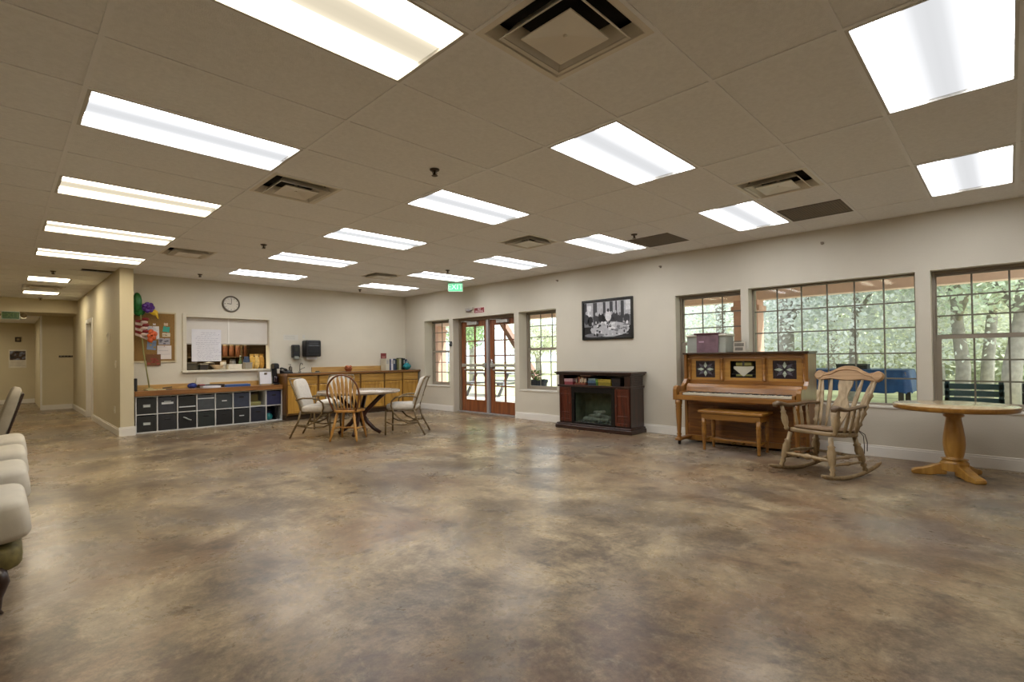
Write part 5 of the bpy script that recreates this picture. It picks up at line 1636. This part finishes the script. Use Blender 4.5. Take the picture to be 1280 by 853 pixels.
for s in (-1, 1):
    A = [bk(s*.215, .70), (s*.285, .18, .705), (s*.295, .02, .69), (s*.302, -.11, .685), (s*.308, -.19, .70), (s*.312, -.25, .715), (s*.315, -.285, .705), (s*.315, -.29, .675)]
    B().tube(A, [.018, .022, .024, .026, .030, .032, .028, .018], 10, flat=(1.25, .75)).build('arm', RKD, rk)
    B().turned((s*.255, -.19, .435), (s*.302, -.20, .69), [(0, .018), (.08, .026), (.14, .018), (.3, .030), (.5, .034), (.68, .022), (.74, .030), (.8, .018), (1, .018)], 12).build('arm_post', RK, rk)
    for k in range(3):
        y = -.04+.09*k
        B().turned((s*.245, y, .44), (s*(.300-.008*k), y+.02, .695), [(0, .010), (.3, .017), (.6, .013), (.66, .018), (.72, .012), (1, .010)], 10).build('arm_spindle', RK, rk)

# ================================================================== round pedestal table
OKL = wood('pedestal_oak', '#a5742c', '#cfa050', .35, axis=2, scale=5, coat=.3)
OKT = wood('pedestal_top', '#b39a74', '#cdb794', .22, axis=0, scale=4, coat=.6)
pt = thing('pedestal_table', 'round oak pedestal table standing under the last window', 'table', (6.40, .395, 0))
B().lathe([(.0, .688), (.458, .688), (.463, .684)], n=64, cap=False).build('tabletop', OKT, pt)
B().lathe([(.0, .636), (.42, .636), (.456, .642), (.464, .652), (.464, .676), (.462, .685)], n=64, cap=False).build('table_edge', wood('pedestal_edge', '#8d6024', '#b78438', .3, axis=0, scale=5, coat=.3), pt)
B().lathe([(.105, .168), (.062, .175), (.07, .20), (.080, .25), (.085, .31), (.082, .38), (.072, .46), (.060, .54), (.058, .565), (.078, .575), (.08, .592), (.07, .60), (.12, .618), (.135, .636)], n=24).build('column', OKL, pt)
b = B()
b.prism([(.115*math.cos(PI/8+k*PI/4), .115*math.sin(PI/8+k*PI/4)) for k in range(8)], .06, .135)
b.lathe([(.112, .135), (.085, .17)], n=8, M=Matrix.Rotation(PI/8, 4, 'Z'))
b.build('plinth', OKL, pt, bevel=.004)
for a in (100, 217, 333):
    b = B()
    M = Matrix.Rotation(rad(a), 4, 'Z')
    b.M = M @ Matrix.Rotation(PI/2, 4, 'X')
    # outline (distance, height), extruded sideways
    prof = [(.06, .02), (.14, .012), (.19, .0), (.315, .0), (.33, .012), (.325, .035), (.30, .05), (.24, .064), (.18, .090), (.10, .122), (.06, .125)]
    o_ = [(x, z) for x, z in prof]
    b.add([(x, z, -.045) for x, z in o_]+[(x, z, .045) for x, z in o_], [tuple(range(len(o_)))[::-1], tuple(range(len(o_), 2*len(o_)))])
    n_ = len(o_)
    b.add([(x, z, -.045) for x, z in o_]+[(x, z, .045) for x, z in o_], [(i, (i+1) % n_, n_+(i+1) % n_, n_+i) for i in range(n_)])
    b.build('foot', OKL, pt, bevel=.010, seg=3)

# ================================================================== row of cream chairs at the edge of the room, local front is -y
LIN = mat('linen_cream', '#c4bdae', .9, var=.07, scale=10, bump=.12, bscale=400)
LIN2 = mat('linen_grey', '#a39a88', .9, var=.1, scale=10, bump=.12, bscale=400)
DKL = mat('leg_walnut', '#2a150d', .35, coat=.3)
GRN = mat('green_damask', '#6d6338', .7, var=.35, scale=26)
sc0 = thing('upholstered_chair', 'cream upholstered chair nearest the camera at the edge of the room', 'chair', (-.20, 3.72, 0), rad(90), 'cream chairs along the side of the room')
b = B(); b.M = Matrix.Translation((0, -.03, .425)) @ Matrix.Rotation(rad(-7), 4, 'X')
b.cushion((0, 0, -.02), (.60, .56, .22), .22, n=32); b.build('seat', LIN, sc0)
b = B(); b.cushion((0, -.02, .25), (.57, .53, .14), .28, n=32); b.build('seat_rail', GRN, sc0)
b = B(); b.M = Matrix.Translation((0, .30, .72)) @ Matrix.Rotation(rad(-12), 4, 'X')
b.cushion((0, 0, 0), (.58, .14, .62), .28, n=32); b.build('backrest', LIN, sc0)
for s in (-1, 1):
    B().tube([(s*.25, -.19, .22), (s*.265, -.205, .15), (s*.26, -.19, .08), (s*.265, -.19, .02), (s*.27, -.195, 0)], [.034, .034, .024, .018, .022], 10).build('leg', DKL, sc0)
    B().tube([(s*.25, .24, .22), (s*.255, .28, .1), (s*.26, .33, 0)], [.026, .022, .018], 10).build('leg', DKL, sc0)
for y, l in ((4.70, 'cream upholstered chair second from the camera at the edge of the room'), (5.62, 'cream upholstered chair third from the camera, between the second and fourth'), (6.52, 'cream upholstered chair fourth from the camera, before the tilted dark edged one')):
    dup(sc0, (-.17+.02*(y-4.7), y, 0), None, l, 'cream chairs along the side of the room')
t = thing('side_chair', 'grey cream chair with dark back edge at the far end of the chair row', 'chair', (-.20, 7.55, 0), rad(-90))
b = B(); b.cushion((0, -.02, .43), (.52, .50, .14), .3, n=28); b.build('seat', LIN2, t)
M = Matrix.Translation((0, .28, .66)) @ Matrix.Rotation(rad(-16), 4, 'X')
b = B(); b.M = M; b.cushion((0, -.02, 0), (.50, .10, .58), .3, n=28); b.build('backrest', LIN2, t)
b = B(); b.M = M; b.box((-.24, .025, -.27), (.24, .045, .24)); b.build('back_board', DKL, t, bevel=.01)
for s in (-1, 1):
    B().tube([(s*.22, -.2, .38), (s*.23, -.22, 0)], [.022, .016], 8).build('leg', DKL, t)
    B().tube([(s*.22, .22, .40), (s*.23, .27, .2), (s*.23, .32, 0)], [.022, .02, .016], 8).build('leg', DKL, t)
# ================================================================== outside the windows
SALM = mat('porch_stucco', '#ecd2c0', .8, var=.06)
struct(B().box((7.36, -6, -.20), (11.6, 15, -.06)).build('ground_terrace', mat('terrace_concrete', '#b9b2a6', .85, var=.06, scale=3)))
struct(B().add([(11.6, -60, -.14), (120, -60, -.14), (120, 90, -.14), (11.6, 90, -.14)], [(0, 1, 2, 3)]).build('ground_lawn', mat('lawn', '#a6a680', .95, var=.3, scale=1.2)))
struct(B().box((7.30, -6, 2.66), (10.5, 15, 2.80)).build('roof_porch', SALM))
struct(B().box((9.95, -6, 2.20), (10.18, 15, 2.66)).build('beam_porch', SALM, bevel=.01))
POST = mat('post_stucco', '#dab3a0', .8, var=.08)
for y, l in ((3.55, 'broad salmon porch post outside behind the piano windows'), (-2.2, 'broad salmon porch post outside beyond the last window'), (13.3, 'broad salmon porch post outside past the first window')):
    t = thing('porch_post', l, 'post', (10.06, y, -.06), 0, 'porch posts')
    B().box((-.17, -.22, 0), (.17, .22, 2.27)).build('shaft', POST, t, bevel=.01)
    B().box((-.20, -.26, 2.06), (.20, .26, 2.16)).box((-.20, -.26, 0), (.20, .26, .14)).build('capital', POST, t, bevel=.01)
TIM = mat('timber_brace', '#8a6a5c', .75, var=.15, scale=8)
t = thing('timber_brace', 'slanting timber brace outside the terrace doors', 'brace', (10.45, 9.75, -.06))
b = B()
p0, p1 = Vector((0, .95, 2.30)), Vector((0, -.85, .10))
d = (p1-p0).normalized()
M = Matrix.Translation((p0+p1)/2) @ d.to_track_quat('Z', 'X').to_matrix().to_4x4()
h = (p1-p0).length/2
vs = [M @ Vector((a*.07, c*.09, e*h)) for a, c, e in ((-1, -1, -1), (1, -1, -1), (1, 1, -1), (-1, 1, -1), (-1, -1, 1), (1, -1, 1), (1, 1, 1), (-1, 1, 1))]
b.add(vs, [(3, 2, 1, 0), (4, 5, 6, 7), (0, 1, 5, 4), (1, 2, 6, 5), (2, 3, 7, 6), (3, 0, 4, 7)])
b.build('beam', TIM, t, bevel=.008)
B().box((-.09, -1.02, 0), (.09, -.74, .16)).build('foot_block', TIM, t, bevel=.01)
t = thing('picnic_table', 'grey wooden picnic table on the sunny terrace beyond the doors', 'table', (11.6, 12.2, -.06), rad(10))
PG = mat('picnic_grey', '#7e7e86', .7, var=.15, scale=10)
b = B()
for k in range(5): b.box((-.38+k*.155, -.9, .70), (-.24+k*.155, .9, .74))
b.build('tabletop', PG, t)
for s in (-1, 1):
    b = B()
    for k in range(2): b.box((s*(.55+k*.15), -.9, .42), (s*(.68+k*.15), .9, .46))
    b.build('bench_seat', PG, t)
    b = B()
    for q in (-1, 1): b.tube([(q*.75, s*.65, 0), (q*.22, s*.65, .70)], .05, 6)
    b.box((-.80, s*.65-.03, .36), (.80, s*.65+.03, .42)); b.build('leg_frame', PG, t)
# tub planter before the second window
t = thing('planter_tub', 'large dark blue planter tub outside the second window', 'planter', (9.0, 8.05, -.06))
B().lathe([(.17, 0), (.19, .02), (.25, .62), (.27, .64), (.27, .70), (.245, .70), (.235, .60)], n=24).build('tub', mat('tub_navy', '#2a3240', .6), t)
B().lathe([(.0, .60), (.24, .60)], n=20, cap=False).build('soil', mat('soil', '#4a3d30', .95, var=.3, scale=40), t)
b = B()
for k in range(40):
    a, r = rnd.uniform(0, 2*PI), rnd.uniform(.02, .2)
    z = rnd.uniform(.62, .9)
    c = Vector((r*math.cos(a), r*math.sin(a), z))
    e = Vector((math.cos(a)*.08, math.sin(a)*.08, .05))
    n_ = Vector((-math.sin(a), math.cos(a), 0))*.025
    b.add([c-n_, c+e*.5-n_*1.5, c+e, c+e*.5+n_*1.5], [(0, 1, 2, 3)])
b.build('plant', mat('planter_leaf', '#7fa050', .6, var=.2), t)
# blue covered table on the porch
BLU = mat('tarp_blue', '#1c4f86', .5, var=.2, scale=8)
t = thing('covered_table', 'long table under a bright blue cover outside the wide window', 'table', (9.25, 1.80, -.06))
b = B()
n = 40
ring = []
for i in range(n):
    q = 2*PI*i/n
    ring.append((.42*math.copysign(abs(math.cos(q))**.25, math.cos(q)), 0.80*math.copysign(abs(math.sin(q))**.25, math.sin(q))))
vs, fs = [], []
for lv, (z, o) in enumerate(((1.00, .985), (.985, 1.0), (.86, 1.015), (.68, 1.03))):
    for i, (x, y) in enumerate(ring):
        w = 1+(.012*math.sin(i*2.1) if lv >= 2 else 0)*(lv-1)
        vs.append((x*o*w, y*o*w, z+(.015*math.sin(i*1.7) if lv == 3 else 0)))
for lv in range(3):
    fs += [(lv*n+i, lv*n+(i+1) % n, (lv+1)*n+(i+1) % n, (lv+1)*n+i)[::-1] for i in range(n)]
b.add(vs, fs, 0, True); b.add(vs[:n], [tuple(range(n))], 0)
b.build('cover', BLU, t)
B().box((-.38, -.76, .92), (.38, .76, .97)).build('tabletop', PG, t)
for sx in (-1, 1):
    for sy in (-1, 1):
        B().box((sx*.34-.03, sy*.70-.03, 0), (sx*.34+.03, sy*.70+.03, .92)).build('leg', mat('leg_metal', '#55564f', .5, .4), t)
t = thing('toolbox', 'small dark box lying on the blue covered table outside', 'box', (9.2, 1.72, .945))
B().box((-.12, -.20, 0), (.12, .20, .06)).build('body', mat('tool_dark', '#2f352f', .5), t, bevel=.008)
B().box((-.125, -.205, .045), (.125, .205, .075)).build('lid', mat('tool_dark2', '#3c443c', .5), t, bevel=.008)
# dark teal bench and black grill under the last window
t = thing('garden_bench', 'dark teal slatted bench outside under the last window', 'bench', (9.25, .36, -.06))
TL = mat('bench_teal', '#2f4a50', .5, var=.1)
b = B()
for k in range(4): b.box((-.02, -.30, .45+k*.095), (.02, .30, .525+k*.095))
b.build('backrest', TL, t, bevel=.005)
b = B()
for k in range(4): b.box((.05+k*.10, -.30, .40), (.13+k*.10, .30, .43))
b.build('seat', TL, t, bevel=.005)
for s in (-1, 1):
    B().box((-.02, s*.27-.025, 0), (.03, s*.27+.025, .85)).build('leg', TL, t, bevel=.005)
    B().box((.40, s*.27-.025, 0), (.45, s*.27+.025, .42)).box((-.02, s*.27-.025, .36), (.45, s*.27+.025, .40)).build('leg', TL, t, bevel=.005)
t = thing('charcoal_grill', 'black box grill outside at the far side of the last window', 'grill', (9.2, -.32, -.06))
B().box((-.2, -.22, .50), (.2, .22, .72)).build('firebox', BLACK, t, bevel=.01)
b = B(); b.prism([(-.2, .72), (.2, .72), (.15, .84), (-.15, .84)], -.22, .22, 'y'); b.build('hood', BLACK, t, bevel=.02)
for sx in (-1, 1):
    for sy in (-1, 1): B().cyl((sx*.17, sy*.19, 0), (sx*.17, sy*.19, .5), .012).build('leg', CHROME, t)
B().tube([(-.21, -.1, .80), (-.26, -.1, .80), (-.26, .1, .80), (-.21, .1, .80)], .010).build('handle', CHROME, t)

# trees
BARK = mat('bark', '#9d9690', .95, var=.18, scale=9, bump=.6, bscale=14)
def leafm(nm, c):
    m = bpy.data.materials.new(nm)
    m.use_nodes = True
    nt = m.node_tree
    nt.nodes.clear()
    N, L = nt.nodes.new, nt.links.new
    out, di, tl, mx = N('ShaderNodeOutputMaterial'), N('ShaderNodeBsdfDiffuse'), N('ShaderNodeBsdfTranslucent'), N('ShaderNodeMixShader')
    tc, nz, rp = N('ShaderNodeTexCoord'), N('ShaderNodeTexNoise'), N('ShaderNodeValToRGB')
    nz.inputs['Scale'].default_value = 1.5
    k = rgb(c)
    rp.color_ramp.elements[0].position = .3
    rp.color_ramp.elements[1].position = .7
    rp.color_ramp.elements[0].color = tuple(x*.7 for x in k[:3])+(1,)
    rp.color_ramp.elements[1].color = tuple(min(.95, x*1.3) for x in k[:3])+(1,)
    L(tc.outputs['Object'], nz.inputs['Vector']); L(nz.outputs['Fac'], rp.inputs[0])
    L(rp.outputs[0], di.inputs[0]); L(rp.outputs[0], tl.inputs[0])
    mx.inputs[0].default_value = .5
    L(di.outputs[0], mx.inputs[1]); L(tl.outputs[0], mx.inputs[2]); L(mx.outputs[0], out.inputs[0])
    return m
LEAF = [leafm('leaf_silver', '#e9f0ea'), leafm('leaf_green', '#cfdac8'), leafm('leaf_yellow', '#e0e5cf'), leafm('leaf_pale', '#dde6de'), leafm('leaf_deep', '#9fb488')]  # leaf colours lightened so the pale outdoor haze sits in the foliage
def tree(x, y, h, cr, kind, label, lean=(0, 0), trunk_r=.18, nleaf=12000, low=.25, leaf=.062, weep=False):
    t = thing('tree', label, 'tree', (x, y, -.16), 0, 'trees beyond the porch')
    r = random.Random(int(x*37+y*91))
    P = [Vector((lean[0]*k/6*h, lean[1]*k/6*h, h*.8*k/6)) + Vector((r.uniform(-.08, .08), r.uniform(-.08, .08), 0))*(k > 0) for k in range(7)]
    b = B().tube(P, [trunk_r*(1.25-.16*k) for k in range(7)], 9)
    tips = []
    for k in range(7):
        a = k*2.4+r.uniform(0, 1)
        s = P[2+k % 4]
        e = s+Vector((math.cos(a)*cr*.7, math.sin(a)*cr*.7, h*r.uniform(.12, .3)))
        m = s.lerp(e, .5)+Vector((0, 0, h*.05))
        b.tube([s, m, e], [trunk_r*.5, trunk_r*.33, trunk_r*.12], 6)
        tips += [e, m]
    b.build('trunk', BARK, t)
    b = B()
    ctr = [Vector((lean[0]*h*.7, lean[1]*h*.7, h*.68))]*3+tips+[P[-1]]*2
    if weep:
        for k in range(9):
            a = k*.7
            ctr += [Vector((cr*.55*math.cos(a), cr*.55*math.sin(a), h*z)) for z in (.22, .36)]
    vs, fs = [], []
    for k in range(nleaf):
        c = r.choice(ctr)
        rr = cr*(.62 if c is ctr[0] else .42)*(r.random()**.4)
        th, ph = r.uniform(0, 2*PI), math.acos(r.uniform(-1, 1))
        p = c+Vector((rr*math.sin(ph)*math.cos(th), rr*math.sin(ph)*math.sin(th), rr*math.cos(ph)*.8))
        if p.z < h*low*.6: p.z = h*low*.6+r.random()*.5
        u = Vector((r.gauss(0, 1), r.gauss(0, 1), r.gauss(0, .7))).normalized()
        w = u.cross(Vector((r.gauss(0, 1), r.gauss(0, 1), r.gauss(0, 1)))).normalized()
        s = leaf*r.uniform(.6, 1.4)
        o = len(vs)
        vs += [p-u*s, p+w*s*.6, p+u*s, p-w*s*.6]
        fs.append((o, o+1, o+2, o+3))
    b.add(vs, fs)
    b.build('foliage', LEAF[kind], t)
    return t
for a in ((15.0, .78, 7.5, 3.0, 1, 'grey trunked tree seen through the last window, its trunk to the left of the pair', (.0, .02), .12),
          (16.2, .42, 8.0, 3.2, 2, 'tree with dark trunk in the middle of the last window', (.02, -.03), .11),
          (14.2, .02, 7.5, 3.0, 1, 'leaning thick trunked tree at the far side of the last window', (.0, -.06), .14),
          (16.0, 3.1, 8.5, 3.3, 0, 'silvery tree filling the middle of the wide window', (.03, -.05), .10),
          (15.0, 4.35, 8.0, 2.8, 3, 'tree with a pale straight trunk beside the porch post', (0, .01), .20),
          (20.0, 1.6, 8.5, 3.8, 2, 'yellow green tree behind the silvery one', (0, 0), .2),
          (21.5, 4.6, 9.0, 4.0, 1, 'mid green tree behind the pale straight trunk', (0, 0), .2),
          (20.0, 8.2, 9.0, 3.8, 3, 'pale green tree seen past the tub on the piano', (0, 0), .2),
          (22.0, -2.2, 9.0, 4.0, 3, 'pale green tree at the end of the last window', (0, 0), .2),
          (26.5, 23.5, 4.2, 2.6, 2, 'yellow green tree seen in the second window', (0, 0), .2),
          (27.0, 32.5, 7.0, 3.0, 1, 'mid green tree seen through the window-side terrace door', (0, 0), .2),
          (18.0, 24.8, 7.5, 3.2, 3, 'pale green tree seen through the hinged side of the corner door', (0, 0), .2),
          (16.8, 19.4, 6.5, 2.4, 4, 'deep green tree seen through the upper panes of the corner door', (0, 0), .13),
          (18.0, 31.0, 9.0, 4.0, 1, 'green tree seen through the first window', (0, 0), .2)):
    x, y, h, cr, k, l, ln, tr_ = a
    tree(x, y, h, cr, k, l, ln, tr_, weep=(k == 0 or x == 20.0), low=.05 if k == 0 or x == 20.0 else .25, nleaf=17000 if k == 0 else 12000)
# loose undergrowth at the wood edge, woodland foliage behind it
def foliage_band(nm, label, x0, y0, x1, y1, hgt, dep, m, n, leaf):
    b = B(); r = random.Random(len(label))
    vs, fs = [], []
    for k in range(n):
        u = r.random()
        p = Vector((x0+(x1-x0)*u+r.gauss(0, dep), y0+(y1-y0)*u+r.gauss(0, dep), -.1+hgt*(r.random()**.8)*(.75+.25*math.sin(u*37))))
        a = Vector((r.gauss(0, 1), r.gauss(0, 1), r.gauss(0, .8))).normalized()
        w = a.cross(Vector((r.gauss(0, 1), r.gauss(0, 1), r.gauss(0, 1)))).normalized()
        s = leaf*r.uniform(.6, 1.4)
        o = len(vs)
        vs += [p-a*s, p+w*s*.5, p+a*s, p-w*s*.5]
        fs.append((o, o+1, o+2, o+3))
    b.add(vs, fs)
    o = b.build(nm, m)
    tag(o, label, 'undergrowth', None, 'stuff')
foliage_band('foliage_band', 'yellow green undergrowth and shrubs along the wood edge beyond the lawn', 23, -14, 27, 14, 4.5, 1.0, LEAF[2], 30000, .16)
foliage_band('tree_belt', 'hazy pale woodland foliage behind the lawn trees', 30, -20, 34, 17, 9.5, 1.6, LEAF[3], 24000, .3)
